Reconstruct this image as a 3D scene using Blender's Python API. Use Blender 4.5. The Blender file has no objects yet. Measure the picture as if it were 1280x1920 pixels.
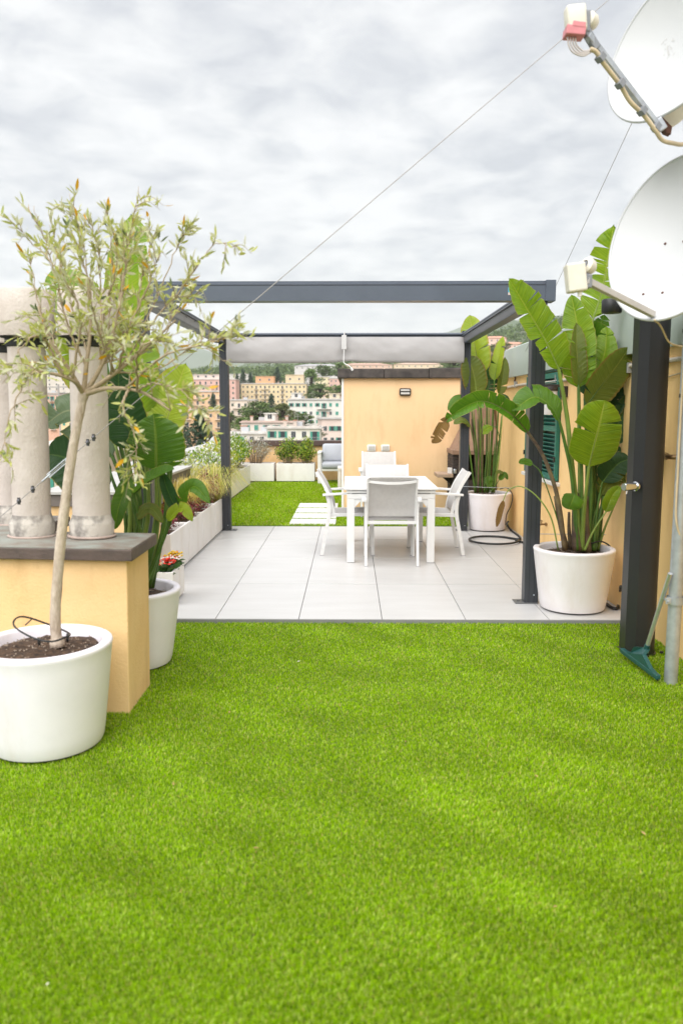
import bpy, bmesh, math, random
import numpy as np
from mathutils import Vector, Matrix, noise as mnoise
R = math.radians
random.seed(7)
scene = bpy.context.scene
COL = scene.collection

# ------------------------------------------------------------------ camera, sky, sun, exposure
CAM_H, FOC, PITCH, YAW = 1.53, 1500.0, R(7.37), R(0.61)
cd = bpy.data.cameras.new('camera'); cam = bpy.data.objects.new('camera', cd); COL.objects.link(cam)
cam.location = (0, 0, CAM_H); cam.rotation_euler = (math.pi/2 - PITCH, 0, YAW)
cd.sensor_fit = 'VERTICAL'; cd.sensor_height = 36.0; cd.lens = FOC/1920*36.0
cd.clip_start = .05; cd.clip_end = 40000
cd.dof.use_dof = True; cd.dof.focus_distance = 7.6; cd.dof.aperture_fstop = 2.3; cd.dof.aperture_blades = 9
scene.camera = cam

SUN_EL, SUN_AZ = 56.0, 202.0          # azimuth clockwise from +Y: behind the camera, to the left
world = bpy.data.worlds.new('World'); scene.world = world; world.use_nodes = True
wn, wl = world.node_tree.nodes, world.node_tree.links
wn.clear()
def WN(t, **k):
    n = wn.new(t)
    for a, b in k.items(): setattr(n, a, b)
    return n
sky = WN('ShaderNodeTexSky', sky_type='NISHITA', sun_disc=False); sky.sun_elevation = R(SUN_EL); sky.sun_rotation = R(SUN_AZ)
sky.air_density = 1.0; sky.dust_density = 2.0
bg_sky = WN('ShaderNodeBackground'); bg_sky.inputs[1].default_value = .05
bg_cl = WN('ShaderNodeBackground'); bg_cl.inputs[1].default_value = .243
mixw = WN('ShaderNodeMixShader'); mixw.inputs[0].default_value = .93
outw = WN('ShaderNodeOutputWorld')
tc = WN('ShaderNodeTexCoord'); sep = WN('ShaderNodeSeparateXYZ'); wl.new(tc.outputs['Generated'], sep.inputs[0])
zc = WN('ShaderNodeMath', operation='MAXIMUM'); wl.new(sep.outputs[2], zc.inputs[0]); zc.inputs[1].default_value = 0
za = WN('ShaderNodeMath', operation='ADD'); wl.new(zc.outputs[0], za.inputs[0]); za.inputs[1].default_value = .16
dx = WN('ShaderNodeMath', operation='DIVIDE'); wl.new(sep.outputs[0], dx.inputs[0]); wl.new(za.outputs[0], dx.inputs[1])
dy = WN('ShaderNodeMath', operation='DIVIDE'); wl.new(sep.outputs[1], dy.inputs[0]); wl.new(za.outputs[0], dy.inputs[1])
cmb = WN('ShaderNodeCombineXYZ'); wl.new(dx.outputs[0], cmb.inputs[0]); wl.new(dy.outputs[0], cmb.inputs[1]); cmb.inputs[2].default_value = 3.7
n1 = WN('ShaderNodeTexNoise'); n1.inputs['Scale'].default_value = 6.0; n1.inputs['Detail'].default_value = 7; n1.inputs['Roughness'].default_value = .62; n1.inputs['Distortion'].default_value = .35
n2 = WN('ShaderNodeTexNoise'); n2.inputs['Scale'].default_value = 1.5; n2.inputs['Detail'].default_value = 5
wl.new(cmb.outputs[0], n1.inputs['Vector']); wl.new(cmb.outputs[0], n2.inputs['Vector'])
nm = WN('ShaderNodeMix', data_type='FLOAT'); nm.inputs[0].default_value = .50
wl.new(n1.outputs['Fac'], nm.inputs[2]); wl.new(n2.outputs['Fac'], nm.inputs[3])
cr = WN('ShaderNodeValToRGB'); e = cr.color_ramp.elements
e[0].position = .38; e[0].color = (.63, .65, .695, 1); e[1].position = .60; e[1].color = (1.0, 1.0, 1.0, 1)
x = cr.color_ramp.elements.new(.46); x.color = (.765, .78, .81, 1)
x = cr.color_ramp.elements.new(.53); x.color = (.895, .90, .91, 1)
hz0 = WN('ShaderNodeMapRange'); hz0.inputs[1].default_value = .03; hz0.inputs[2].default_value = .19; hz0.inputs[3].default_value = .5; hz0.inputs[4].default_value = 0; wl.new(zc.outputs[0], hz0.inputs[0])
hmx = WN('ShaderNodeMix', data_type='RGBA'); wl.new(hz0.outputs[0], hmx.inputs[0]); hmx.inputs[7].default_value = (.99, .99, .985, 1)
wl.new(nm.outputs[0], cr.inputs[0]); wl.new(cr.outputs[0], hmx.inputs[6]); wl.new(hmx.outputs[2], bg_cl.inputs[0]); wl.new(sky.outputs[0], bg_sky.inputs[0])
wl.new(bg_sky.outputs[0], mixw.inputs[1]); wl.new(bg_cl.outputs[0], mixw.inputs[2]); wl.new(mixw.outputs[0], outw.inputs[0])

sd = bpy.data.lights.new('sun', 'SUN'); sd.energy = 1.5; sd.angle = R(84); sd.color = (1, .985, .965)
sun = bpy.data.objects.new('sun', sd); COL.objects.link(sun)
_az, _el = R(SUN_AZ), R(SUN_EL)
sv = Vector((math.sin(_az)*math.cos(_el), math.cos(_az)*math.cos(_el), math.sin(_el)))
sun.rotation_euler = (-sv).to_track_quat('-Z', 'Y').to_euler(); sun.location = sv*60
scene.view_settings.view_transform = 'Standard'; scene.view_settings.look = 'None'
scene.view_settings.exposure = 2.06; scene.view_settings.gamma = 1; scene.view_settings.use_curve_mapping = False
scene.cycles.use_denoising = True; scene.cycles.max_bounces = 8; scene.cycles.transparent_max_bounces = 12
scene.cycles.volume_bounces = 1

# ------------------------------------------------------------------ surveying helpers: where a sight line meets a known distance, level or wall
_f = Vector((-math.sin(YAW)*math.cos(PITCH), math.cos(YAW)*math.cos(PITCH), -math.sin(PITCH)))
_r = Vector((math.cos(YAW), math.sin(YAW), 0)); _u = _r.cross(_f); _c = Vector((0, 0, CAM_H))
def ray(x, y): return _f + _r*((x-640)/FOC) + _u*((960-y)/FOC)
def A(x, y, D): d = ray(x, y); return _c + d*(D/d.y)
def G(x, y, z=0.0): d = ray(x, y); return _c + d*((z-CAM_H)/d.z)
def OX(x, y, X): d = ray(x, y); return _c + d*(X/d.x)

# ------------------------------------------------------------------ materials
def lin(c): return tuple(((v/255)/12.92 if v/255 <= .04045 else ((v/255+.055)/1.055)**2.4) for v in c)
MATS = {}
def mat(name, col, rough=.6, var=.0, scale=8.0, bump=.0, bscale=60.0, metal=0.0, trans=0.0, col2=None, spec=.5, detail=5, attr=None, stretch=None, thr=(.35, .65), streak=0.0):
    if name in MATS: return MATS[name]
    m = bpy.data.materials.new(name); m.use_nodes = True; nt = m.node_tree; N, L = nt.nodes, nt.links
    b = N['Principled BSDF']; out = N['Material Output']
    b.inputs['Roughness'].default_value = rough; b.inputs['Metallic'].default_value = metal
    b.inputs['Specular IOR Level'].default_value = spec
    b.inputs['Base Color'].default_value = (*col, 1)
    src = None
    tcn = N.new('ShaderNodeTexCoord'); vec = tcn.outputs['Object']
    if stretch:
        mp = N.new('ShaderNodeMapping'); mp.inputs['Scale'].default_value = stretch; L.new(vec, mp.inputs[0]); vec = mp.outputs[0]
    if attr:
        at = N.new('ShaderNodeAttribute'); at.attribute_name = attr; src = at.outputs['Color']
    if var > 0 or col2:
        nz = N.new('ShaderNodeTexNoise'); nz.inputs['Scale'].default_value = scale; nz.inputs['Detail'].default_value = detail; nz.inputs['Roughness'].default_value = .6
        L.new(vec, nz.inputs['Vector'])
        rp = N.new('ShaderNodeValToRGB'); rp.color_ramp.elements[0].position = thr[0]; rp.color_ramp.elements[1].position = thr[1]
        c2 = col2 or tuple(max(0, v*(1-var)) for v in col)
        rp.color_ramp.elements[0].color = (*c2, 1); rp.color_ramp.elements[1].color = (*col, 1)
        L.new(nz.outputs['Fac'], rp.inputs[0])
        if src is not None:
            mx = N.new('ShaderNodeMix'); mx.data_type = 'RGBA'; mx.blend_type = 'MULTIPLY'; mx.inputs[0].default_value = 1
            L.new(src, mx.inputs[6]); L.new(rp.outputs[0], mx.inputs[7]); src = mx.outputs[2]
        else: src = rp.outputs[0]
    if streak > 0:
        mp2 = N.new('ShaderNodeMapping'); mp2.inputs['Scale'].default_value = (2.6, 2.6, .8); L.new(tcn.outputs['Object'], mp2.inputs[0])
        nz2 = N.new('ShaderNodeTexNoise'); nz2.inputs['Scale'].default_value = 1.6; nz2.inputs['Detail'].default_value = 7; nz2.inputs['Roughness'].default_value = .65; L.new(mp2.outputs[0], nz2.inputs['Vector'])
        r2 = N.new('ShaderNodeValToRGB'); r2.color_ramp.elements[0].position = .34; r2.color_ramp.elements[1].position = .50; k_ = 1-streak
        r2.color_ramp.elements[0].color = (k_, k_*.97, k_*.93, 1); r2.color_ramp.elements[1].color = (1, 1, 1, 1); L.new(nz2.outputs['Fac'], r2.inputs[0])
        mx2 = N.new('ShaderNodeMix'); mx2.data_type = 'RGBA'; mx2.blend_type = 'MULTIPLY'; mx2.inputs[0].default_value = 1
        if src is not None: L.new(src, mx2.inputs[6])
        else: mx2.inputs[6].default_value = (*col, 1)
        L.new(r2.outputs[0], mx2.inputs[7]); src = mx2.outputs[2]
    if src is not None: L.new(src, b.inputs['Base Color'])
    if bump > 0:
        nb = N.new('ShaderNodeTexNoise'); nb.inputs['Scale'].default_value = bscale; nb.inputs['Detail'].default_value = 4
        L.new(vec, nb.inputs['Vector'])
        bp = N.new('ShaderNodeBump'); bp.inputs['Strength'].default_value = bump; bp.inputs['Distance'].default_value = .01
        L.new(nb.outputs['Fac'], bp.inputs['Height']); L.new(bp.outputs[0], b.inputs['Normal'])
    if trans > 0:
        tr = N.new('ShaderNodeBsdfTranslucent'); ms = N.new('ShaderNodeMixShader'); ms.inputs[0].default_value = trans
        if src is not None: L.new(src, tr.inputs[0])
        else: tr.inputs[0].default_value = (*col, 1)
        L.new(b.outputs[0], ms.inputs[1]); L.new(tr.outputs[0], ms.inputs[2]); L.new(ms.outputs[0], out.inputs[0])
    MATS[name] = m
    return m

def leaf_mat(name, c1, c2, rib, edge=None, gloss=.30):
    """broad leaf: cross veins along the UV, blotches, pale rib, optional dry margin"""
    m = bpy.data.materials.new(name); m.use_nodes = True; N, L = m.node_tree.nodes, m.node_tree.links
    b = N['Principled BSDF']; out = N['Material Output']; b.inputs['Roughness'].default_value = gloss
    uv = N.new('ShaderNodeUVMap'); uv.uv_map = 'UVMap'; sp = N.new('ShaderNodeSeparateXYZ'); L.new(uv.outputs[0], sp.inputs[0])
    ab = N.new('ShaderNodeMath'); ab.operation = 'ABSOLUTE'; L.new(sp.outputs[1], ab.inputs[0])
    k = N.new('ShaderNodeMath'); k.operation = 'MULTIPLY_ADD'; L.new(ab.outputs[0], k.inputs[0]); k.inputs[1].default_value = -.06; L.new(sp.outputs[0], k.inputs[2])
    cm = N.new('ShaderNodeCombineXYZ'); L.new(k.outputs[0], cm.inputs[0])
    nz = N.new('ShaderNodeTexNoise'); nz.inputs['Scale'].default_value = 55; nz.inputs['Detail'].default_value = 3; L.new(cm.outputs[0], nz.inputs['Vector'])
    tcn = N.new('ShaderNodeTexCoord'); n2 = N.new('ShaderNodeTexNoise'); n2.inputs['Scale'].default_value = 5; n2.inputs['Detail'].default_value = 4; L.new(tcn.outputs['Object'], n2.inputs['Vector'])
    ad = N.new('ShaderNodeMix'); ad.data_type = 'FLOAT'; ad.inputs[0].default_value = .42; L.new(nz.outputs['Fac'], ad.inputs[2]); L.new(n2.outputs['Fac'], ad.inputs[3])
    rp = N.new('ShaderNodeValToRGB'); rp.color_ramp.elements[0].position = .36; rp.color_ramp.elements[1].position = .64
    rp.color_ramp.elements[0].color = (*c2, 1); rp.color_ramp.elements[1].color = (*c1, 1); L.new(ad.outputs[0], rp.inputs[0])
    src = rp.outputs[0]
    def over(src, col, lo, hi, amt, inv=False):
        mr = N.new('ShaderNodeMapRange'); mr.inputs[1].default_value = lo; mr.inputs[2].default_value = hi
        mr.inputs[3].default_value = amt if inv else 0; mr.inputs[4].default_value = 0 if inv else amt
        L.new(ab.outputs[0], mr.inputs[0]); mx = N.new('ShaderNodeMix'); mx.data_type = 'RGBA'
        L.new(mr.outputs[0], mx.inputs[0]); L.new(src, mx.inputs[6]); mx.inputs[7].default_value = (*col, 1); return mx.outputs[2]
    src = over(src, rib, .02, .07, .8, True)
    src = over(src, edge, .82, 1.0, .85) if edge else over(src, (.42, .36, .08), .95, 1.0, .8)
    L.new(src, b.inputs['Base Color'])
    bp = N.new('ShaderNodeBump'); bp.inputs['Strength'].default_value = .85; bp.inputs['Distance'].default_value = .010
    L.new(nz.outputs['Fac'], bp.inputs['Height']); L.new(bp.outputs[0], b.inputs['Normal'])
    tr = N.new('ShaderNodeBsdfTranslucent'); ms = N.new('ShaderNodeMixShader'); ms.inputs[0].default_value = .48
    L.new(src, tr.inputs[0]); L.new(b.outputs[0], ms.inputs[1]); L.new(tr.outputs[0], ms.inputs[2]); L.new(ms.outputs[0], out.inputs[0])
    return m

white_paint = mat('white_powder_coat', (.72, .715, .71), .42, .04, 6)
pot_white = mat('white_resin_pot', (.80, .77, .83), .5, .05, 5, .05, 150, streak=.06)
pot_cream = mat('cream_resin_pot', (.78, .74, .755), .5, .05, 5, .05, 150, streak=.07)
planter_white = mat('white_planter_resin', (.78, .755, .735), .5, .06, 4, .04, 120, streak=.08)
anthracite = mat('skylit_anthracite_metal', (.084, .100, .132), .38, .12, 4, .02, 300)  # pergola beams: sky reflection put into a paler blue-grey
post_m = mat('shaded_anthracite_post', (.036, .040, .048), .38, .12, 4, .02, 300)  # same metal on the posts, darkened in colour where less sky reflects
anthr_dark = mat('anthracite_groove', (.012, .013, .016), .5)
black_plastic = mat('black_plastic', (.012, .012, .013), .45)
shower_black = mat('black_shower_plastic', (.016, .016, .018), .42, .2, 3, .02, 200, col2=(.020, .020, .021))
plaster = mat('ochre_plaster', (.88, .60, .275), .9, 0, 1.6, .25, 90, col2=(.85, .555, .235), thr=(.3, .7), streak=.10)
plaster_old = mat('weathered_ochre_plaster', (.85, .59, .31), .9, 0, 2.2, .3, 80, col2=(.79, .51, .24), thr=(.28, .6), streak=.14)
plaster_peach = mat('peach_plaster', (.86, .59, .345), .9, 0, 1.2, .18, 120, col2=(.84, .56, .305), thr=(.3, .7), streak=.09)
slate = mat('weathered_slate_cap', (.27, .285, .255), .6, 0, 7, .3, 40, col2=(.19, .145, .115))
slate_edge = mat('brown_slate_edge', (.125, .088, .074), .65, 0, 9, .3, 60, col2=(.075, .055, .048))
dark_stone = mat('dark_stone_coping', (.085, .07, .062), .8, 0, 7, .4, 50, col2=(.032, .027, .025))
brown_cap = mat('brown_sheet_metal', (.085, .052, .043), .5, .25, 5)
light_cap = mat('pale_metal_flashing', (.46, .45, .43), .45, .12, 4)
concrete = mat('pale_concrete_flue', (.60, .535, .49), .9, 0, 5, .35, 70, col2=(.52, .46, .415), streak=.16)
concrete_stain = mat('stained_concrete', (.50, .46, .41), .9, 0, 9, .4, 60, col2=(.22, .20, .18), thr=(.4, .56))
mortar_pink = mat('pinkish_mortar', (.46, .36, .31), .9, .25, 20, .4, 80)
fascia_green = mat('pale_green_sheet', (.43, .475, .43), .45, 0, 2.5, .03, 40, col2=(.37, .42, .385), thr=(.3, .7))
fabric = mat('grey_awning_fabric', (.48, .46, .455), .85, .08, 3, .15, 400, trans=.22)
sling = mat('light_grey_sling_mesh', (.66, .64, .625), .75, .06, 30, .35, 900, trans=.25)
cushion = mat('blue_grey_cushion', (.40, .42, .46), .9, .08, 6, .2, 300)
galv = mat('galvanised_steel', (.47, .50, .53), .42, 0, 16, .08, 60, metal=.55, col2=(.36, .38, .41))
chrome = mat('chrome', (.75, .76, .78), .12, metal=1)
alu = mat('brushed_aluminium', (.62, .63, .65), .32, .1, 20, metal=.8)
brass = mat('old_brass', (.30, .19, .09), .45, .3, 30, metal=.7)
rust = mat('rusty_steel', (.14, .06, .04), .85, .4, 40, .4, 80)
dish_white = mat('white_enamel_dish', (.50, .505, .51), .45, 0, 5, .02, 60, col2=(.47, .475, .48), thr=(.2, .5))
dish_rim = mat('worn_dish_rim', (.60, .58, .53), .6, .2, 12)
lnb_cream = mat('cream_plastic', (.70, .66, .56), .5, .08, 20)
lnb_grey = mat('grey_plastic', (.22, .23, .25), .5, .1, 20)
pink_plastic = mat('faded_pink_plastic', (.62, .22, .24), .55, .15, 20)
cable_beige = mat('beige_cable', (.58, .47, .31), .6, .15, 20)
cable_grey = mat('steel_cable', (.30, .285, .275), .5, metal=.4)
soil_m = mat('potting_soil', (.10, .058, .034), 1, 0, 40, .9, 90, col2=(.022, .013, .009))
perlite = mat('perlite_and_bark', (.45, .36, .28), .9, .5, 50)
bark = mat('olive_bark', (.58, .49, .40), .85, 0, 30, .7, 90, col2=(.38, .30, .23), stretch=(1, 1, .35))
twig = mat('olive_twig', (.40, .31, .20), .8, .25, 30)
shutter_green = mat('green_shutter_paint', (.015, .155, .115), .45, .12, 8)
sill_stone = mat('white_marble_sill', (.70, .67, .62), .5, .1, 10)
teal_plastic = mat('teal_plastic', (.012, .075, .072), .4, .1, 10)
hood_brown = mat('terracotta_cement', (.30, .19, .13), .9, .15, 10, .3, 60)
brick_dark = mat('dark_refractory_brick', (.052, .040, .036), .9, .3, 20, .5, 60)
shelf_stone = mat('tan_stone_shelf', (.42, .30, .215), .8, .2, 12, .3, 60)
slab_pale = mat('pale_porcelain_slab', (.66, .65, .635), .5, .05, 5, .05, 60)
hose_m = mat('black_rubber_hose', (.014, .015, .016), .5)
sticker_blue = mat('blue_sticker', (.08, .42, .62), .4)
sticker_pink = mat('pale_sticker', (.62, .50, .47), .4)
lamp_bronze = mat('bronze_lamp', (.030, .024, .021), .5)
lamp_glass = mat('frosted_lamp_glass', (.55, .53, .50), .3)
socket_white = mat('white_socket_plastic', (.80, .79, .76), .4)
socket_grey = mat('grey_socket_cover', (.50, .49, .46), .4)

# ------------------------------------------------------------------ mesh collecting
class MB:
    def __init__(s): s.v = []; s.f = []; s.m = []; s.uv = {}
    def add(s, verts, faces, m=0):
        o = len(s.v); s.v += [tuple(p) for p in verts]
        for f in faces: s.f.append(tuple(i+o for i in f)); s.m.append(m)
        return o
    def box(s, lo, hi, m=0, bev=0.0, rot=None, piv=None):
        lo, hi = Vector(lo), Vector(hi)
        if bev <= 0:
            x0, y0, z0 = lo; x1, y1, z1 = hi
            vs = [(x0,y0,z0),(x1,y0,z0),(x1,y1,z0),(x0,y1,z0),(x0,y0,z1),(x1,y0,z1),(x1,y1,z1),(x0,y1,z1)]
            fs = [(0,3,2,1),(4,5,6,7),(0,1,5,4),(1,2,6,5),(2,3,7,6),(3,0,4,7)]
        else:
            bm = bmesh.new(); bmesh.ops.create_cube(bm, size=1)
            c, d = (lo+hi)/2, hi-lo
            for w in bm.verts: w.co = Vector((w.co.x*d.x, w.co.y*d.y, w.co.z*d.z)) + c
            bmesh.ops.bevel(bm, geom=list(bm.edges), offset=min(bev, min(d)*.45), segments=2, profile=.5, affect='EDGES')
            bm.verts.index_update(); vs = [w.co.copy() for w in bm.verts]; fs = [[w.index for w in f.verts] for f in bm.faces]; bm.free()
        if rot is not None:
            p = Vector(piv) if piv is not None else (lo+hi)/2
            vs = [rot @ (Vector(w)-p) + p for w in vs]
        s.add(vs, fs, m); return s
    def bar(s, a, b, w, h, m=0, up=(0,0,1), bev=0.0):
        a, b = Vector(a), Vector(b); d = b-a; L = d.length; d.normalize(); u = Vector(up)
        x = d.cross(u)
        if x.length < 1e-4: x = d.cross(Vector((0,1,0)))
        x.normalize(); u = x.cross(d).normalized()
        k = MB(); k.box((-w/2, 0, -h/2), (w/2, L, h/2), 0, bev)
        s.add([a + x*p[0] + d*p[1] + u*p[2] for p in k.v], k.f, m); return s
    def tube(s, pts, r, n=8, m=0, caps=True):
        pts = [Vector(p) for p in pts]; k = len(pts)
        rs = r if isinstance(r, (list, tuple)) else [r]*k
        t0 = (pts[1]-pts[0]).normalized(); ref = Vector((0,0,1)) if abs(t0.z) < .9 else Vector((1,0,0))
        x = t0.cross(ref).normalized(); vs = []; fs = []
        for i, p in enumerate(pts):
            t = (pts[min(i+1,k-1)]-pts[max(i-1,0)]).normalized()
            x = (x - t*x.dot(t)).normalized(); y = t.cross(x)
            for j in range(n):
                a = 2*math.pi*j/n; vs.append(p + (x*math.cos(a) + y*math.sin(a))*rs[i])
        for i in range(k-1):
            for j in range(n): fs.append((i*n+j, i*n+(j+1)%n, (i+1)*n+(j+1)%n, (i+1)*n+j))
        if caps: fs.append(tuple(range(n-1,-1,-1))); fs.append(tuple((k-1)*n+j for j in range(n)))
        s.add(vs, fs, m); return s
    def lathe(s, prof, c, n=40, m=0, axis=None):
        """prof: list of (radius, height); a radius of 0 closes it"""
        c = Vector(c); vs = []; fs = []
        q = Matrix.Identity(3) if axis is None else Vector((0,0,1)).rotation_difference(Vector(axis)).to_matrix()
        rows = []
        for r, z in prof:
            if r < 1e-6: rows.append([len(vs)]); vs.append(c + q @ Vector((0,0,z)))
            else:
                rows.append(list(range(len(vs), len(vs)+n)))
                for j in range(n): a = 2*math.pi*j/n; vs.append(c + q @ Vector((r*math.cos(a), r*math.sin(a), z)))
        for a, b in zip(rows, rows[1:]):
            for j in range(n):
                k = (j+1) % n
                if len(a) == 1 and len(b) == 1: continue
                if len(a) == 1: fs.append((a[0], b[k], b[j]))
                elif len(b) == 1: fs.append((a[j], a[k], b[0]))
                else: fs.append((a[j], a[k], b[k], b[j]))
        s.add(vs, fs, m); return s
    def prism(s, poly, y0, y1, m=0, plane='xz'):
        n = len(poly)
        P = (lambda a, b, d: (a, d, b)) if plane == 'xz' else ((lambda a, b, d: (a, b, d)) if plane == 'xy' else (lambda a, b, d: (d, a, b)))
        vs = [P(a, b, y0) for a, b in poly] + [P(a, b, y1) for a, b in poly]
        fs = [tuple(range(n)), tuple(range(2*n-1, n-1, -1))] + [(i, n+i, n+(i+1) % n, (i+1) % n) for i in range(n)]
        s.add(vs, fs, m); return s

ORG = {}
def mesh_of(mb, origin, mats, smooth=None, fix=True):
    me = bpy.data.meshes.new('mesh'); o = Vector(origin)
    me.from_pydata([tuple(Vector(p)-o) for p in mb.v], [], mb.f)
    for mm in (mats if isinstance(mats, (list, tuple)) else [mats]): me.materials.append(mm)
    me.polygons.foreach_set('material_index', mb.m)
    if fix:
        bm = bmesh.new(); bm.from_mesh(me); bmesh.ops.recalc_face_normals(bm, faces=bm.faces); bm.to_mesh(me); bm.free()
    if smooth is not None:
        me.polygons.foreach_set('use_smooth', [True]*len(me.polygons))
        if smooth < 179: me.set_sharp_from_angle(angle=R(smooth))
    me.update(); return me
def tag(o, label=None, cat=None, group=None, kind=None):
    if label: o['label'] = label
    if cat: o['category'] = cat
    if group: o['group'] = group
    if kind: o['kind'] = kind
    return o
def thing(name, loc, label, cat, group=None):
    o = bpy.data.objects.new(name, None); o.empty_display_size = .1; COL.objects.link(o); o.location = loc
    ORG[o] = Vector(loc); return tag(o, label, cat, group)
def obj(name, mb, mats, parent=None, origin=None, smooth=None, fix=True):
    org = ORG[parent] if parent is not None else Vector(origin if origin is not None else (0,0,0))
    me = mesh_of(mb, org, mats, smooth, fix); me.name = name
    o = bpy.data.objects.new(name, me); COL.objects.link(o); ORG[o] = org
    if parent is not None: o.parent = parent
    else: o.location = org
    return o
def inst(name, me, parent, loc, rz=0.0, scale=None):
    o = bpy.data.objects.new(name, me); COL.objects.link(o); o.parent = parent; o.location = loc; o.rotation_euler = (0, 0, rz)
    if scale: o.scale = scale
    ORG[o] = ORG[parent]; return o
def copy_tree(o, parent=None):
    c = o.copy(); COL.objects.link(c)
    if parent is not None: c.parent = parent
    ORG[c] = ORG[o]
    for ch in list(o.children): copy_tree(ch, c)
    return c
def smoothpts(pts, n):
    pts = [Vector(p) for p in pts]
    if len(pts) == 2: return [pts[0].lerp(pts[1], i/n) for i in range(n+1)]
    P = [pts[0]*2-pts[1]] + pts + [pts[-1]*2-pts[-2]]; out = []; k = len(pts)-1
    for i in range(n+1):
        t = i/n*k; j = min(int(t), k-1); u = t-j; a, b, c, d = P[j:j+4]
        out.append(.5*((2*b) + (c-a)*u + (2*a-5*b+4*c-d)*u*u + (3*b-a-3*c+d)*u**3))
    return out

# ================================================================== THE SETTING
GZ = -.03                                              # turf backing level in front of the tiles
WX = 2.08                                              # face of the ochre house on the right
b = MB(); b.box((-2.85, -4, -34), (7.5, 17.75, GZ-.012))
obj('terrace_slab', b, mat('roof_screed', (.25, .24, .22), .9, .2, 3), origin=(0, 6, -3))['kind'] = 'structure'
b = MB(); b.box((-2.7, -3, GZ-.010), (WX, 5.70, GZ))
turf_base = mat('turf_backing', (.12, .20, .012), .95, .4, 60)
obj('front_lawn', b, turf_base, origin=(0, 3, GZ))['kind'] = 'structure'
b = MB(); b.box((-2.58, 10.385, GZ-.010), (WX, 17.2, .004))
obj('rear_lawn', b, turf_base, origin=(0, 13, 0))['kind'] = 'structure'

# --- porcelain paving, each tile a piece of its own
pav = bpy.data.objects.new('paving', None); COL.objects.link(pav); ORG[pav] = Vector((0,0,0)); pav['kind'] = 'structure'
def tile_mat(name, c, c2):
    m = mat(name, c, .38, 0, 1.4, .06, 30, col2=c2, thr=(.25, .75), stretch=(1.2, 5, 1)); return m
tmats = [tile_mat('porcelain_%s' % s, c, d) for s, c, d in (('a', (.53, .525, .522), (.465, .457, .45)), ('b', (.50, .495, .49), (.42, .412, .405)), ('c', (.55, .545, .542), (.485, .477, .47)))]
b = MB(); b.box((-2.2, 5.716, GZ-.008), (WX, 10.375, -.018)); o = obj('joint_bed', b, mat('dark_joint', (.10, .10, .11), .9), pav)
xs = [-.985+.6105*k for k in range(-2, 6)]; xs = [x for x in xs if -2.2 < x < WX]; xs = [-2.2]+xs+[WX-.004]
ys = [5.716, 6.897, 8.10, 9.29, 10.372]
for j in range(4):
    for i in range(len(xs)-1):
        b = MB(); g = .0024; b.box((xs[i]+g, ys[j]+.0042, -.020), (xs[i+1]-g, ys[j+1]-.0042, random.uniform(-.0008, .0008)), 0, .0015)
        obj('tile', b, random.choice(tmats), pav)
b = MB(); b.box((-2.2, 5.706, GZ-.006), (WX, 5.7145, -.0035)); obj('edge_trim', b, mat('grey_edge_trim', (.23, .23, .24), .45, .1, 10), pav)

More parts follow.
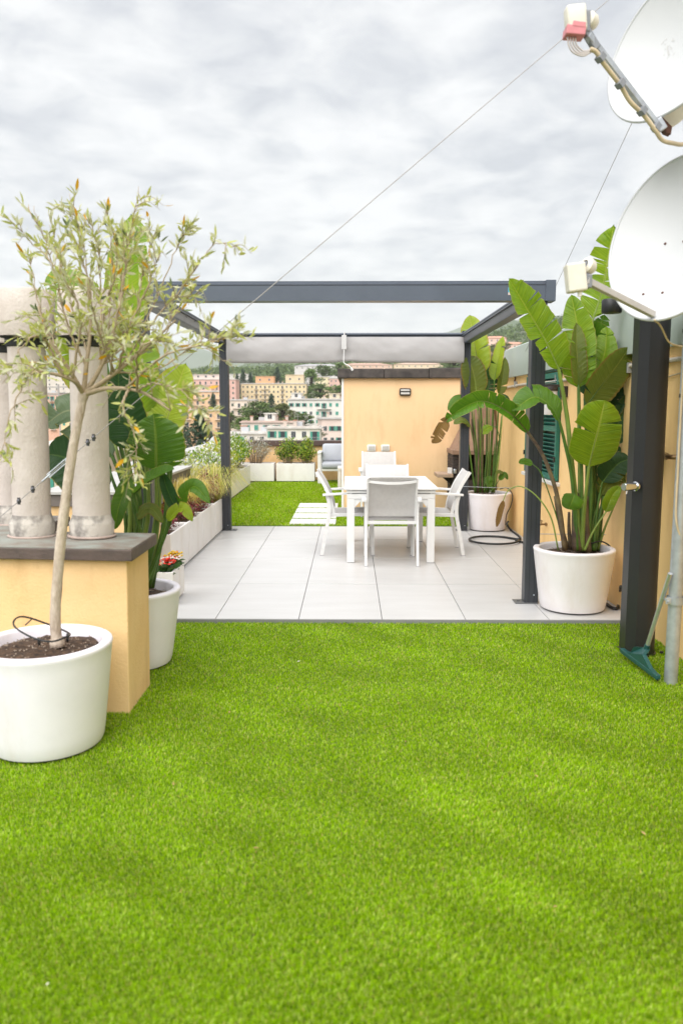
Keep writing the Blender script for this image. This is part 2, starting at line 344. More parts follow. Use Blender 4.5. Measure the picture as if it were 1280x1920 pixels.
# --- turf: real blades, denser towards the viewer
def turf(name, n, dens_pts, label, seed, width, height, mask=None):
    rng = np.random.default_rng(seed)
    X, Y = dens_pts(rng, n)
    if mask is not None:
        k = mask(X, Y); X, Y = X[k], Y[k]
    n = len(X)
    def wave(s, k, ph): return sum(np.sin((X*math.cos(a)+Y*math.sin(a))*s*f+p) for a, f, p in ph)/len(ph)
    ph = [(rng.uniform(0, 6.3), rng.uniform(.6, 1.7), rng.uniform(0, 6.3)) for _ in range(9)]
    ph2 = [(rng.uniform(0, 6.3), rng.uniform(.6, 1.7), rng.uniform(0, 6.3)) for _ in range(9)]
    w1 = wave(5.0, 0, ph); w2 = wave(13.0, 0, ph2)
    ang = rng.uniform(0, 2*np.pi, n)
    ph3 = [(rng.uniform(0, 6.3), rng.uniform(.5, 1.6), rng.uniform(0, 6.3)) for _ in range(12)]; w3 = wave(190.0, 0, ph3)*1.8; ph4 = [(rng.uniform(0, 6.3), rng.uniform(.5, 1.6), rng.uniform(0, 6.3)) for _ in range(12)]; w4 = wave(190.0, 0, ph4)*1.8
    lean = np.clip(rng.normal(.55, .25, n), .05, 1.2)
    dirx = np.cos(ang)*lean*.7 + .22*w1 + .2*w2 + .6*w3; diry = np.sin(ang)*lean*.7 - .10 + .25*w2 + .6*w4
    W = width(X, Y)*rng.uniform(.7, 1.3, n); Hh = height*rng.uniform(.65, 1.15, n)*(1+.12*w1)
    px, py = -np.sin(ang), np.cos(ang)
    z0 = rng.uniform(-.002, .002, n) + (GZ if Y.mean() < 8 else .004)
    V = np.empty((n, 5, 3), np.float32)
    for i, (t, ww) in enumerate(((0, 1), (0, -1), (.6, .8), (.6, -.8), (1, 0))):
        bend = t**1.6
        V[:, i, 0] = X + px*W*ww*.5 + dirx*Hh*bend*.75
        V[:, i, 1] = Y + py*W*ww*.5 + diry*Hh*bend*.75
        V[:, i, 2] = z0 + Hh*(t - .28*np.minimum(1.2, np.hypot(dirx, diry))*t*t)
    me = bpy.data.meshes.new(name)
    me.vertices.add(n*5); me.vertices.foreach_set('co', V.reshape(-1))
    idx = np.arange(n, dtype=np.int32)[:, None]*5
    tri = np.concatenate([idx+np.array([0,1,3]), idx+np.array([0,3,2]), idx+np.array([2,3,4])], 1).reshape(-1)
    me.loops.add(n*9); me.loops.foreach_set('vertex_index', tri.astype(np.int32))
    me.polygons.add(n*3); me.polygons.foreach_set('loop_start', np.arange(0, n*9, 3, dtype=np.int32))
    me.polygons.foreach_set('use_smooth', np.ones(n*3, bool))
    me.update(calc_edges=True); me.validate()
    base = np.array([[.275, .465, .004], [.37, .56, .012], [.54, .65, .14], [.14, .29, .003], [.58, .48, .15]])
    p = np.array([.33, .33, .17, .13, .04]); ch = rng.choice(5, n, p=p)
    c = base[ch]*rng.uniform(.8, 1.2, (n, 1))*(1 + .13*np.clip(w1*.8+w2*1.3, -1.5, 1.5) + .16*np.clip(w3, -1.5, 1.5))[:, None]
    c = np.repeat(np.concatenate([c, np.ones((n, 1))], 1), 5, 0).astype(np.float32)
    a = me.color_attributes.new('tint', 'FLOAT_COLOR', 'POINT'); a.data.foreach_set('color', c.reshape(-1))
    m = mat('turf_blade', (1, 1, 1), .55, attr='tint', trans=.46, spec=.08); me.materials.append(m)
    o = bpy.data.objects.new(name, me); COL.objects.link(o); tag(o, label, 'grass', kind='stuff'); return o
def fore(rng, n):
    # constant density per picture area: depth spread like 1/D
    u = rng.uniform(0, 1, n); D = 1/(1/1.75 + u*(1/5.7-1/1.75)); D = np.where(rng.uniform(0, 1, n) < .45, rng.uniform(1.75, 5.705, n), D)
    X = rng.uniform(-.50, .47, n)*D - .02
    # the rest of the lawn beside and behind the viewpoint
    m = 230000; X2 = rng.uniform(-2.7, WX, m); D2 = rng.uniform(.2, 5.705, m); k = (X2 < -.50*D2-.02) | (X2 > .47*D2-.02) | (D2 < 1.75)
    return np.concatenate([X, X2[k]]), np.concatenate([D, D2[k]])
def nopl(X, Y): return ~((X < -1.14) & (Y > 3.95) & (Y < 4.37)) & (X < WX-.003) & ~((X+1.415)**2+(Y-3.58)**2 < .24**2)
turf('turf_grass', 540000, fore, 'bright green artificial turf covering the terrace before the tiles', 3,
     lambda X, Y: np.where((X < -.50*Y-.02) | (X > .47*Y-.02) | (Y < 1.75), .0055, .0012+.00062*Y), .0165, nopl)
def rearp(rng, n): return rng.uniform(-1.99, WX, n), rng.uniform(10.39, 16.7, n)
def rmask(X, Y):
    k = ~((X > -.1) & (Y > 11.95))
    for y0, y1 in ((10.46, 10.90), (11.02, 11.48), (11.60, 12.08), (12.20, 12.74)): k &= ~((X > -.805) & (X < -.185) & (Y > y0-.005) & (Y < y1+.005))
    return k
turf('turf_grass', 110000, rearp, 'artificial turf lawn beyond the tiles running to the far planters', 4, lambda X, Y: .0082+0*X, .030, rmask)

# --- stepping slabs in the rear lawn
slab_rows = [(10.46, 10.90), (11.02, 11.48), (11.60, 12.08), (12.20, 12.74)]
slab_lab = ['white stepping slab in the rear lawn, nearest the tiles', 'white stepping slab, second from the tiles', 'white stepping slab, third from the tiles', 'white stepping slab, farthest from the tiles']
for (y0, y1), lb in zip(slab_rows, slab_lab):
    b = MB(); b.box((-.80, y0, .004), (-.19, y1, .026), 0, .003)
    tag(obj('stepping_slab', b, slab_pale, origin=(-.5, (y0+y1)/2, .004)), lb, 'slab', 'stepping slabs in the rear lawn')

# --- ochre house on the right: wall, pale green fascia, shuttered window
house = thing('house', (WX, 5, GZ), 'ochre plastered house wall with pale green metal fascia beside the paving', 'house')
w0, w1, wz0, wz1 = 7.98, 9.42, .80, 1.90               # window opening
b = MB()
for lo, hi in (((WX, -3, GZ), (WX+4, w0, 1.94)), ((WX, w1, GZ), (WX+4, 11.93, 1.94)), ((WX, w0, GZ), (WX+4, w1, wz0)), ((WX, w0, wz1), (WX+4, w1, 1.94))):
    b.box(lo, hi)
obj('wall', b, plaster, house)
b = MB(); b.prism([(WX-.045, 1.925), (WX+.5, 1.925), (WX+.5, 2.31), (WX-.01, 2.30), (WX-.03, 2.285)], -3, 10.86, 0)
fas = obj('fascia', b, fascia_green, house)
for y in (1.2, 4.1, 7.0, 9.2):
    b = MB(); b.box((WX-.049, y, 1.93), (WX-.02, y+.012, 2.28)); obj('seam', b, mat('fascia_seam', (.33, .37, .34), .5), fas)
b = MB(); b.box((WX+.02, w0+.01, wz0), (WX+.09, w1-.01, wz1)); wb = obj('window', b, mat('dark_window_void', (.02, .025, .025), .3), house)
b = MB(); b.box((WX-.06, w0-.05, wz0-.04), (WX+.06, w1+.05, wz0-.002), 0, .006); obj('sill', b, sill_stone, house)
for k, (a, c) in enumerate(((w0+.01, (w0+w1)/2-.006), ((w0+w1)/2+.006, w1-.01))):
    b = MB(); fr = .055
    b.box((WX-.04, a, wz0+.01), (WX-.002, a+fr, wz1-.01), 0, .003); b.box((WX-.04, c-fr, wz0+.01), (WX-.002, c, wz1-.01), 0, .003)
    for z in (wz0+.01, wz0+.5, wz1-.01-fr): b.box((WX-.038, a+fr, z), (WX-.004, c-fr, z+fr))
    sh = obj('shutter', b, shutter_green, house)
    sm = MB(); sm.box((-.022, 0, -.003), (.022, c-a-2*fr-.002, .003), rot=Matrix.Rotation(R(38), 3, 'Y'), piv=(0, 0, 0)); me = mesh_of(sm, (0,0,0), shutter_green); me.name = 'slat'
    z = wz0+.01+fr+.02
    while z < wz1-.01-fr-.01:
        if not (wz0+.48 < z < wz0+.5+fr+.01): inst('slat', me, sh, Vector((WX-.02, a+fr+.001, z))-ORG[house])
        z += .041
    b = MB()
    for z in (wz0+.2, wz1-.25): b.box((WX-.055, c-.03 if k else a, z), (WX-.041, c if k else a+.03, z+.05))
    obj('hinge', b, black_plastic, sh)
b = MB(); b.box((WX-.03, w0, wz1+.002), (WX-.002, w1, 1.93)); obj('lintel_board', b, mat('dark_green_board', (.012, .075, .062), .5), house)

# --- peach stair block at the back
BX0, BY = -.115, 11.93
blk = thing('stair_block', (1, BY, 0), 'peach plastered stair block with dark stone coping behind the table', 'building')
b = MB(); b.box((BX0, BY, GZ), (WX+3, BY+3.6, 1.97)); obj('wall', b, plaster_peach, blk)
xk = BX0-.07
while xk < WX+3:                                        # coping stones, each slightly off its neighbour
    L = random.uniform(.5, .8); b = MB(); d = random.uniform(-.006, .006)
    b.box((xk, BY-.075+d, 1.972), (min(xk+L, WX+3.1)-.004, BY+3.65, 2.115+d), 0, .012); obj('coping_stone', b, dark_stone, blk); xk += L
b = MB(); b.box((BX0-.012, BY-.012, .0), (BX0+.022, BY+.02, 1.968)); obj('edge_highlight', b, mat('white_edge_highlight', (.78, .76, .73), .5), blk)  # highlight along the block's edge, put in as an added pale strip

# --- parapets of the roof
rp = thing('rear_parapet', (0, 17.3, 0), 'low ochre parapet with brown metal cap behind the far planters', 'wall')
b = MB(); b.box((-2.62, 17.25, GZ), (6, 17.5, .735)); obj('wall', b, plaster_old, rp)
b = MB(); b.box((-2.70, 17.19, .737), (6, 17.56, .845), 0, .006); obj('cap', b, brown_cap, rp)
lp = thing('side_parapet', (-2.7, 13, 0), 'long parapet at the roof edge, grey band under a pale metal cap', 'wall')
b = MB(); b.box((-2.84, 9.9, GZ), (-2.62, 17.248, .70)); obj('wall', b, plaster_old, lp)
b = MB(); b.box((-2.87, 9.86, .702), (-2.585, 17.186, .802), 0, .004); obj('band', b, mat('grey_brown_sheet', (.16, .135, .12), .5, .2, 5), lp)
b = MB(); b.box((-2.90, 9.84, .804), (-2.57, 17.18, .832), 0, .004); obj('cap', b, light_cap, lp)
lp2 = thing('stepped_parapet', (-2.1, 8, 0), 'nearer stepped-in parapet with pale metal cap behind the white troughs', 'wall')
b = MB(); b.box((-2.6, 6.96, GZ), (-2.0, 9.80, .70)); b.box((-2.55, 6.76, GZ), (-1.665, 6.957, .70)); obj('wall', b, plaster_old, lp2)
b = MB(); b.box((-2.63, 6.985, .702), (-1.965, 9.83, .802), 0, .004); b.box((-2.58, 6.73, .702), (-1.645, 6.982, .802), 0, .004); obj('band', b, mat('grey_brown_sheet', None), lp2)
b = MB(); b.box((-2.65, 6.995, .804), (-1.945, 9.85, .832), 0, .004); b.box((-2.6, 6.71, .804), (-1.625, 6.992, .832), 0, .004); obj('cap', b, light_cap, lp2)

# --- chimney plinth at the left with slate top
pl = thing('chimney_plinth', (-1.6, 4.15, GZ), 'ochre chimney plinth with slate slab on top beside the olive pot', 'plinth')
b = MB(); b.box((-3.2, 3.945, GZ), (-1.133, 4.375, .782), 0, .006); b.box((-3.2, 4.376, GZ), (-1.86, 5.0, .78)); obj('wall', b, plaster_old, pl)
b = MB(); b.box((-3.3, 3.90, .784), (-1.095, 4.42, .842), 0, .005); b.box((-3.3, 4.421, .784), (-1.80, 5.05, .841), 0, .005); obj('slab_edge', b, slate_edge, pl)
b = MB(); b.box((-3.298, 3.906, .8425), (-1.101, 4.414, .8465)); b.box((-3.298, 4.416, .8425), (-1.806, 5.046, .8462)); obj('slab_top', b, slate, pl)

pl.rotation_euler = (0, R(1.0), 0)
def flue(c, label):
    t = thing('chimney_flue', c, label, 'chimney flue', 'concrete flues on the plinth')
    b = MB(); b.lathe([(.115, .004), (.118, .075), (.112, .085), (.104, .105), (.100, .12)], c, 40); obj('collar', b, concrete_stain, t, smooth=40)
    b = MB(); b.lathe([(.126, 0), (.128, .006), (.118, .012)], c, 36); obj('mortar_ring', b, mortar_pink, t, smooth=50)
    b = MB(); b.lathe([(.099, .10), (.0965, .5), (.095, 1.125), (.085, 1.125), (.085, .9)], c, 40)
    for z in (.36, .71): pass
    obj('shaft', b, concrete, t, smooth=40)
    b = MB(); b.lathe([(.086, 1.12), (.138, 1.062), (.146, 1.053), (.148, 1.063), (.148, 1.283), (.142, 1.293), (.06, 1.296), (0, 1.296)], c, 44); obj('cap', b, concrete, t, smooth=40)
    t.rotation_euler = (0, R(1.05), 0)
    b = MB(); b.lathe([(.0975, 1.0), (.107, 1.01), (.107, 1.045), (.14, 1.05)], c, 32); obj('gap_ring', b, mat('dark_gap', (.03, .03, .032), .8), t, smooth=50)
    return t
flue(Vector((-1.392, 4.26, .847)), 'concrete chimney flue with round cap directly behind the olive trunk')
flue(Vector((-1.715, 4.26, .847)), 'concrete chimney flue with round cap, middle of the three on the plinth')
flue(Vector((-2.02, 4.72, .847)), 'concrete chimney flue set farther back, cut off by the frame edge')

# ================================================================== PERGOLA
pg = thing('pergola', (0, 8, 0), 'dark grey metal pergola frame standing over the dining table', 'pergola')
PX0, PX1, PY0, PY1 = -1.60, 1.43, 6.25, 10.02
PW = .055
for k, (px, py) in enumerate(((PX0, PY0), (PX1, PY0), (PX0+.045, PY1), (PX1-.01, PY1))):
    b = MB(); b.box((px-PW, py-PW, .006), (px+PW, py+PW, 2.47), 0, .006)
    po = obj('post', b, post_m, pg)
    b = MB()
    for s in (-1, 1): b.box((px+s*.02-.002, py-PW-.0015, .01), (px+s*.02+.002, py-PW+.001, 2.3))
    obj('groove', b, anthr_dark, po)
    b = MB(); sgn = -1 if px > 0 else 1
    b.box((px-PW-(.07 if sgn < 0 else 0), py-PW-.01, .0012), (px+PW+(.07 if sgn > 0 else 0), py+PW+.01, .009), 0, .002)
    b.lathe([(.012, .009), (.012, .016), (0, .018)], (px+sgn*.09, py, 0), 6); obj('base_plate', b, mat('grey_base_plate', (.16, .165, .17), .4, metal=.4), po)
    b = MB(); b.lathe([(.006, 0), (.006, .004), (0, .006)], (px+.02, py-PW, .07), 8, 0, (0,-1,0)); obj('screw', b, galv, po)
# front beam with a stepped profile
b = MB(); b.prism([(PY0-PW-.012, 2.335), (PY0+PW, 2.335), (PY0+PW, 2.483), (PY0-PW+.01, 2.483), (PY0-PW+.01, 2.470), (PY0-PW-.004, 2.466), (PY0-PW-.004, 2.452), (PY0-PW-.012, 2.448)], PX0-PW-.006, PX1+PW+.045, 0, 'yz')
fb = obj('front_beam', b, anthracite, pg)
b = MB(); b.box((PX0-PW, PY0-PW-.0135, 2.4495), (PX1+PW, PY0-PW-.003, 2.4535)); obj('groove', b, anthr_dark, fb)
b = MB(); b.box((PX1+PW-.02, PY0-PW-.02, 2.33), (PX1+PW+.055, PY0+PW+.01, 2.487), 0, .004); obj('end_cap', b, anthracite, fb)
pS = A(952, 543, PY0-PW-.012); 
b = MB(); b.box((pS.x, PY0-PW-.0145, 2.395), (pS.x+.085, PY0-PW-.0125, 2.43)); st = obj('sticker', b, sticker_blue, fb)
b = MB(); b.box((pS.x, PY0-PW-.0145, 2.376), (pS.x+.085, PY0-PW-.0125, 2.3945)); obj('sticker_band', b, sticker_pink, fb)
for s, px in ((1, PX0), (-1, PX1)):
    a, c = (px-.05, px+.05)
    b = MB(); b.box((a, PY0+PW+.002, 2.325), (c, PY1-.01, 2.445), 0, .004); sb = obj('side_beam', b, anthracite, pg)
    ix = c if s > 0 else a
    b = MB(); b.box((ix-.004 if s > 0 else ix-.022, PY0+PW+.05, 2.405), (ix+.022 if s > 0 else ix+.004, PY1-.06, 2.440), 0, .003); rl = obj('guide_rail', b, anthracite, sb)
    b = MB(); b.box((ix+.0225 if s > 0 else ix-.0235, PY0+PW+.06, 2.418), (ix+.0235 if s > 0 else ix-.0225, PY1-.07, 2.426)); obj('groove', b, anthr_dark, rl)
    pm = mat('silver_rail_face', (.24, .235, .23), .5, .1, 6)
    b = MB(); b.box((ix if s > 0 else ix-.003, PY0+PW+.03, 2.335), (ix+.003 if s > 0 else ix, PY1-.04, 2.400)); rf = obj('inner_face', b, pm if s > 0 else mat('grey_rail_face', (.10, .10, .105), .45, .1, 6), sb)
    if s > 0:
        for y, L in ((6.9, .05), (7.35, .05), (7.7, .06), (8.1, .06), (9.0, .45), (9.5, .35)):
            b = MB(); b.box((ix+.0025, y, 2.385), (ix+.0042, y+L, 2.394)); obj('slot', b, anthr_dark, rf)
b = MB(); b.box((PX0, PY1-.045, 2.385), (PX1, PY1+.045, 2.428), 0, .006); b.tube([(PX0+.05, PY1-.055, 2.43), (PX1-.05, PY1-.055, 2.43)], .016, 10); obj('rear_beam', b, anthracite, pg, smooth=35)
# rolled awning cloth hanging from the rear beam
b = MB(); nx, nz = 90, 10; xa, xb = PX0+.09, PX1-.045; vs = []; fs = []
for i in range(nx+1):
    u = i/nx; X = xa+(xb-xa)*u
    pinch = math.exp(-((u-.513)/.05)**2)
    for j in range(nz+1):
        v = j/nz
        zb = 2.098 - .018*math.sin(math.pi*u)**2*(1) - .012*math.sin(u*7+1) + .016*pinch
        z = 2.395 + (zb-2.395)*v
        y = PY1-.080 - .030*math.sin(v*math.pi*.9)*(1-.75*pinch) + .010*mnoise.noise((u*9+v*1.5, v*2.2, 4)) + .006*mnoise.noise((u*26-v*4, v*4, 8)) + .02*pinch*math.sin(u*80)*v
        vs.append((X, y, z))
for i in range(nx):
    for j in range(nz): a = i*(nz+1)+j; fs.append((a, a+1, a+nz+2, a+nz+1))
b.add(vs, fs)
# back ply of the fold
o0 = len(b.v); b.add([(p[0], p[1]+.085-.03*abs((p[2]-2.25)/.15)*0, p[2]) for p in vs], fs)
for i in range(nx): a = i*(nz+1)+nz; b.f.append((a, o0+a, o0+a+nz+1, a+nz+1)); b.m.append(0)
cv = obj('awning_cloth', b, fabric, pg, smooth=180)
sx = A(645, 650, PY1).x
b = MB(); b.box((sx-.03, PY1-.155, 2.24), (sx+.03, PY1-.138, 2.41), 0, .006); b.tube([(sx+.01, PY1-.06, 2.45), (sx+.005, PY1-.140, 2.44), (sx, PY1-.146, 2.40)], .008, 6)
obj('strap', b, mat('white_webbing', (.55, .54, .53), .8, .1, 30), cv)
b = MB(); b.tube(smoothpts([(sx, PY1-.146, 2.25), (sx-.004, PY1-.15, 2.12), (sx+.004, PY1-.15, 2.075), (sx+.06, PY1-.15, 2.045), (sx+.10, PY1-.15, 2.005)], 12), .006, 6); b.tube([(sx+.085, PY1-.14, 2.02), (sx+.105, PY1-.14, 1.99)], .014, 8); obj('cord', b, white_paint, cv)

# ================================================================== DINING SET
TX, TY0, TY1, TZ = .405, 7.86, 9.22, .755
tb = thing('dining_table', (TX, (TY0+TY1)/2, 0), 'white metal extending dining table under the pergola', 'table')
hw = .435
for k, sy in enumerate((TY0, (TY0+TY1)/2)):
    L = (TY1-TY0)/2; b = MB(); b.box((TX-hw-.03, sy-.02*(k == 0), TZ-.022), (TX+hw+.03, sy+L-.003+.02*(k == 1), TZ), 0, .005); obj('top_panel', b, white_paint, tb)
b = MB(); b.box((TX-hw-.004, TY0+.004, TZ-.056), (TX+hw+.004, TY1-.004, TZ-.027), 0, .003); obj('extension_leaf', b, white_paint, tb)
b = MB(); 
for (lo, hi) in (((TX-hw, TY0+.002, TZ-.112), (TX+hw, TY0+.03, TZ-.061)), ((TX-hw, TY1-.03, TZ-.112), (TX+hw, TY1-.002, TZ-.061)), ((TX-hw, TY0+.031, TZ-.112), (TX-hw+.03, TY1-.031, TZ-.061)), ((TX+hw-.03, TY0+.031, TZ-.112), (TX+hw, TY1-.031, TZ-.061))): b.box(lo, hi, 0, .004)
obj('apron', b, white_paint, tb)
b = MB(); b.box((TX-hw+.05, TY0-.001, TZ-.060), (TX+hw-.05, TY0+.02, TZ-.057)); b.box((TX-hw+.05, TY0-.001, TZ-.0265), (TX+hw-.05, TY0+.02, TZ-.0235)); obj('shadow_gap', b, mat('grey_gap', (.12, .12, .13), .7), tb)
for sxn in (-1, 1):
    for yy in (TY0, TY1-.075):
        cx = TX+sxn*(hw-.0375)
        b = MB(); b.box((cx-.0375, yy+.001, .004), (cx+.0375, yy+.075, TZ-.113), 0, .004); lg = obj('leg', b, white_paint, tb)
        x1 = cx - sxn*.0375; b = MB(); b.prism([(x1, TZ-.113), (x1-sxn*.075, TZ-.113), (x1-sxn*.065, TZ-.128), (x1, TZ-.20)], yy+.01, yy+.065, 0, 'xz'); obj('corner_brace', b, white_paint, lg)
        b = MB(); b.box((cx-.03, yy+.008, .0), (cx+.03, yy+.068, .004)); obj('foot_pad', b, black_plastic, lg)

def make_chair():
    t = thing('armchair', (0,0,0), 'x', 'chair', 'white garden armchairs')
    for s in (-1, 1):
        x = s*.252
        b = MB(); pts = smoothpts([(x, -.30, 0), (x, -.262, .22), (x, -.222, .43), (x, -.225, .56), (x*1.02, -.245, .64)], 12)
        for a, c in zip(pts, pts[1:]): b.bar(a, c + (c-a).normalized()*.002, .024, .036, 0, (0,1,0))
        obj('rear_leg', b, white_paint, t)
        b = MB(); pts = smoothpts([(x, .235, 0), (x, .228, .3), (x, .215, .635)], 6)
        for a, c in zip(pts, pts[1:]): b.bar(a, c + (c-a).normalized()*.002, .024, .034, 0, (0,1,0))
        obj('front_leg', b, white_paint, t)
        b = MB(); pts = smoothpts([(s*.236, -.175, .44), (s*.236, -.20, .56), (s*.236, -.262, .72), (s*.236, -.355, .875)], 12)
        for a, c in zip(pts, pts[1:]): b.bar(a, c + (c-a).normalized()*.002, .020, .032, 0, (0,1,0))
        obj('back_rail', b, white_paint, t)
        b = MB(); pts = smoothpts([(s*.272, .265, .640), (s*.275, .05, .658), (s*.272, -.18, .648), (s*.268, -.285, .640)], 8)
        for a, c in zip(pts, pts[1:]): b.bar(a, c + (c-a).normalized()*.002, .044, .022, 0, (0,0,1), .003)
        obj('armrest', b, white_paint, t)
        b = MB(); b.bar((s*.237, -.225, .425), (s*.237, .235, .437), .022, .036, 0, (0,0,1), .003); obj('seat_rail', b, white_paint, t)
    b = MB(); b.bar((-.24, -.212, .420), (.24, -.212, .420), .024, .034, 0, (0,0,1), .003); obj('cross_rail', b, white_paint, t); b = MB(); b.bar((-.24, .222, .425), (.24, .222, .425), .024, .034, 0, (0,0,1), .003); obj('cross_rail', b, white_paint, t)
    b = MB(); pts = [(-.236+.472*i/10, -.335-.028*math.sin(math.pi*i/10), .835-.016*math.sin(math.pi*i/10)) for i in range(11)]
    for a, c in zip(pts, pts[1:]): b.bar(a, Vector(c) + (Vector(c)-Vector(a)).normalized()*.002, .016, .024)
    obj('head_rail', b, white_paint, t)
    def sheet(path, w, sag, name):
        pp = smoothpts(path, 14); b = MB(); vs = []; fs = []; m = 10; th = .004
        for lay in (0, 1):
            for i, p in enumerate(pp):
                tan = (pp[min(i+1, 14)]-pp[max(i-1, 0)]).normalized(); nn = Vector((1,0,0)).cross(tan)
                for j in range(m+1):
                    v = j/m; d = sag*math.sin(math.pi*v)*math.sin(math.pi*i/14*.9+.1)
                    vs.append(Vector(((v-.5)*w, p.y, p.z)) - nn*(d+lay*th))
        k = 15*(m+1)
        for lay in (0, 1):
            for i in range(14):
                for j in range(m): a = lay*k+i*(m+1)+j; fs.append((a, a+1, a+m+2, a+m+1) if lay == 0 else (a, a+m+1, a+m+2, a+1))
        for i in range(14): a = i*(m+1); fs.append((a, a+m+1, a+m+1+k, a+k)); a += m; fs.append((a+m+1, a, a+k, a+m+1+k))
        b.add(vs, fs); return obj(name, b, sling, t, smooth=60)
    sheet([(0, .225, .447), (0, 0, .437), (0, -.20, .44)], .456, .010, 'seat_sling')
    sheet([(0, -.178, .475), (0, -.197, .56), (0, -.258, .72), (0, -.352, .872)], .456, .022, 'back_sling')
    b = MB()
    for x, y in ((-.252, -.30), (.252, -.30), (-.252, .235), (.252, .235)): b.box((x-.014, y-.02, -.001), (x+.014, y+.02, .006))
    obj('glides', b, mat('grey_glide', (.35, .35, .36), .6), t)
    return t
chair = make_chair()
for i, (x, y, rz, lb) in enumerate(((.408, 7.99, 0, 'white garden armchair at the near end of the table, its back turned'),
        (.435, 9.03, 180, 'white garden armchair at the far end of the table'),
        (.005, 8.52, -90, 'white garden armchair on the shrub side of the table, beside the lawn'),
        (.885, 8.52, 90, 'white garden armchair between the table and the far white pot'),
        (.415, 11.32, 180, 'white garden armchair standing alone against the peach stair block'))):
    c = chair if i == 0 else copy_tree(chair)
    c.location = (x, y, .001 if y < 10.3 else .030); c.rotation_euler = (0, 0, R(rz)); c['label'] = lb

# lounge set on the far lawn
so = thing('garden_sofa', (.1, 16.6, 0), 'white framed garden sofa with blue grey cushions against the far parapet', 'sofa')
z0 = .02
for x in (-.62, .95):
    b = MB(); b.box((x-.035, 16.18, z0), (x+.035, 16.25, .62), 0, .004); b.box((x-.035, 16.85, z0), (x+.035, 16.92, .62), 0, .004); b.box((x-.04, 16.17, .621), (x+.04, 16.95, .655), 0, .006); obj('arm_frame', b, white_paint, so)
b = MB(); b.box((-.585, 16.2, .27), (.915, 16.9, .315), 0, .004); b.box((-.585, 16.86, .316), (.915, 16.9, .62), 0, .004); obj('seat_frame', b, white_paint, so)
for k in range(2):
    b = MB(); b.box((-.575+.75*k, 16.17, .317), (.16+.75*k, 16.75, .44), 0, .04); obj('seat_cushion', b, cushion, so, smooth=60)
    b = MB(); b.box((-.575+.75*k, 16.66, .42), (.16+.75*k, 16.84, .80), 0, .05, Matrix.Rotation(R(-12), 3, 'X')); obj('back_cushion', b, cushion, so, smooth=60)
ct = thing('coffee_table', (.2, 15.3, 0), 'low white garden coffee table before the sofa, mostly behind the stair block', 'table')
b = MB(); b.box((-.235, 15.0, .385), (.75, 15.6, .425), 0, .005); obj('table_top', b, white_paint, ct)
for x in (-.2, .71):
    for y in (15.04, 15.56): b = MB(); b.box((x-.03, y-.03, z0), (x+.03, y+.03, .384), 0, .003); obj('leg', b, white_paint, ct)

# ================================================================== POTS
def pot(name, c, r0, r1, h, m, label, soil=.05, wob=3, foot=True):
    c = Vector(c); t = thing(name, c, label, 'pot')
    prof = [(r0*.9, .012), (r0*.97, .013), (r0, .03)]
    for i in range(1, 9): u = i/8; prof.append((r0+(r1-r0)*(u**.9), .03+(h-.055)*u))
    prof += [(r1+.004, h-.012), (r1, h-.003), (r1-.006, h), (r1-.034, h), (r1-.040, h-.004), (r1-.043, h-.014), (r1-.05, h-soil-.03)]
    b = MB(); b.lathe(prof, c, 72); obj('shell', b, m, t, smooth=50)
    if foot: b = MB(); b.lathe([(r0*.86, 0), (r0*.88, .004), (r0*.88, .0125)], c, 40); obj('foot', b, black_plastic, t)
    b = MB(); rs = r1-.046; vs = []; fs = []; nr, na = 9, 40
    vs.append(c+Vector((0,0,h-soil)))
    for i in range(1, nr+1):
        for j in range(na):
            a = 2*math.pi*j/na; rr = rs*i/nr; p = Vector((rr*math.cos(a), rr*math.sin(a), 0))
            z = h-soil + .016*mnoise.noise((p+c)*9) + .010*mnoise.noise((p+c)*28) + .02*(1-(i/nr)**2) - .01
            vs.append(c+p+Vector((0,0,z)))
    for j in range(na): fs.append((0, 1+j, 1+(j+1) % na))
    for i in range(nr-1):
        for j in range(na): q = 1+i*na; fs.append((q+j, q+na+j, q+na+(j+1) % na, q+(j+1) % na))
    b.add(vs, fs); so_ = obj('soil', b, soil_m, t, smooth=60)
    b = MB(); rnd = random.Random(hash(label) % 999 if False else len(label))
    for k in range(int(260*(r1/.4)**2)):
        a = rnd.uniform(0, 6.3); rr = rs*.97*math.sqrt(rnd.random()); p = c+Vector((rr*math.cos(a), rr*math.sin(a), h-soil+.008))
        p.z += .016*mnoise.noise((p-Vector((0,0,p.z-c.z)))*9) + .02*(1-(rr/rs)**2) - .01
        L = rnd.uniform(.003, .007) if rnd.random() < .85 else rnd.uniform(.012, .03); w = rnd.uniform(.003, .006)
        d = Vector((rnd.uniform(-1,1), rnd.uniform(-1,1), rnd.uniform(-.4,.4))).normalized()
        b.bar(p-d*L/2, p+d*L/2, w, w*.7)
    k_ = obj('perlite', b, perlite, so_); k_['kind'] = 'stuff'
    return t
pot('plant_pot', (-1.415, 3.58, GZ+.004), .255, .305, .49, pot_white, 'large white round pot holding the olive tree', .04)
pot('plant_pot', (-1.335, 4.77, GZ+.004), .235, .295, .472, pot_white, 'white pot half hidden behind the chimney plinth', .05)
pot('plant_pot', (1.715, 6.06, .001), .245, .302, .475, pot_cream, 'cream pot beside the near pergola post holding the big banana plant', .045)
pot('plant_pot', (1.745, 10.12, .001), .235, .290, .475, pot_cream, 'cream pot in the corner by the masonry barbecue', .04)
# little black feet under the near cream pot

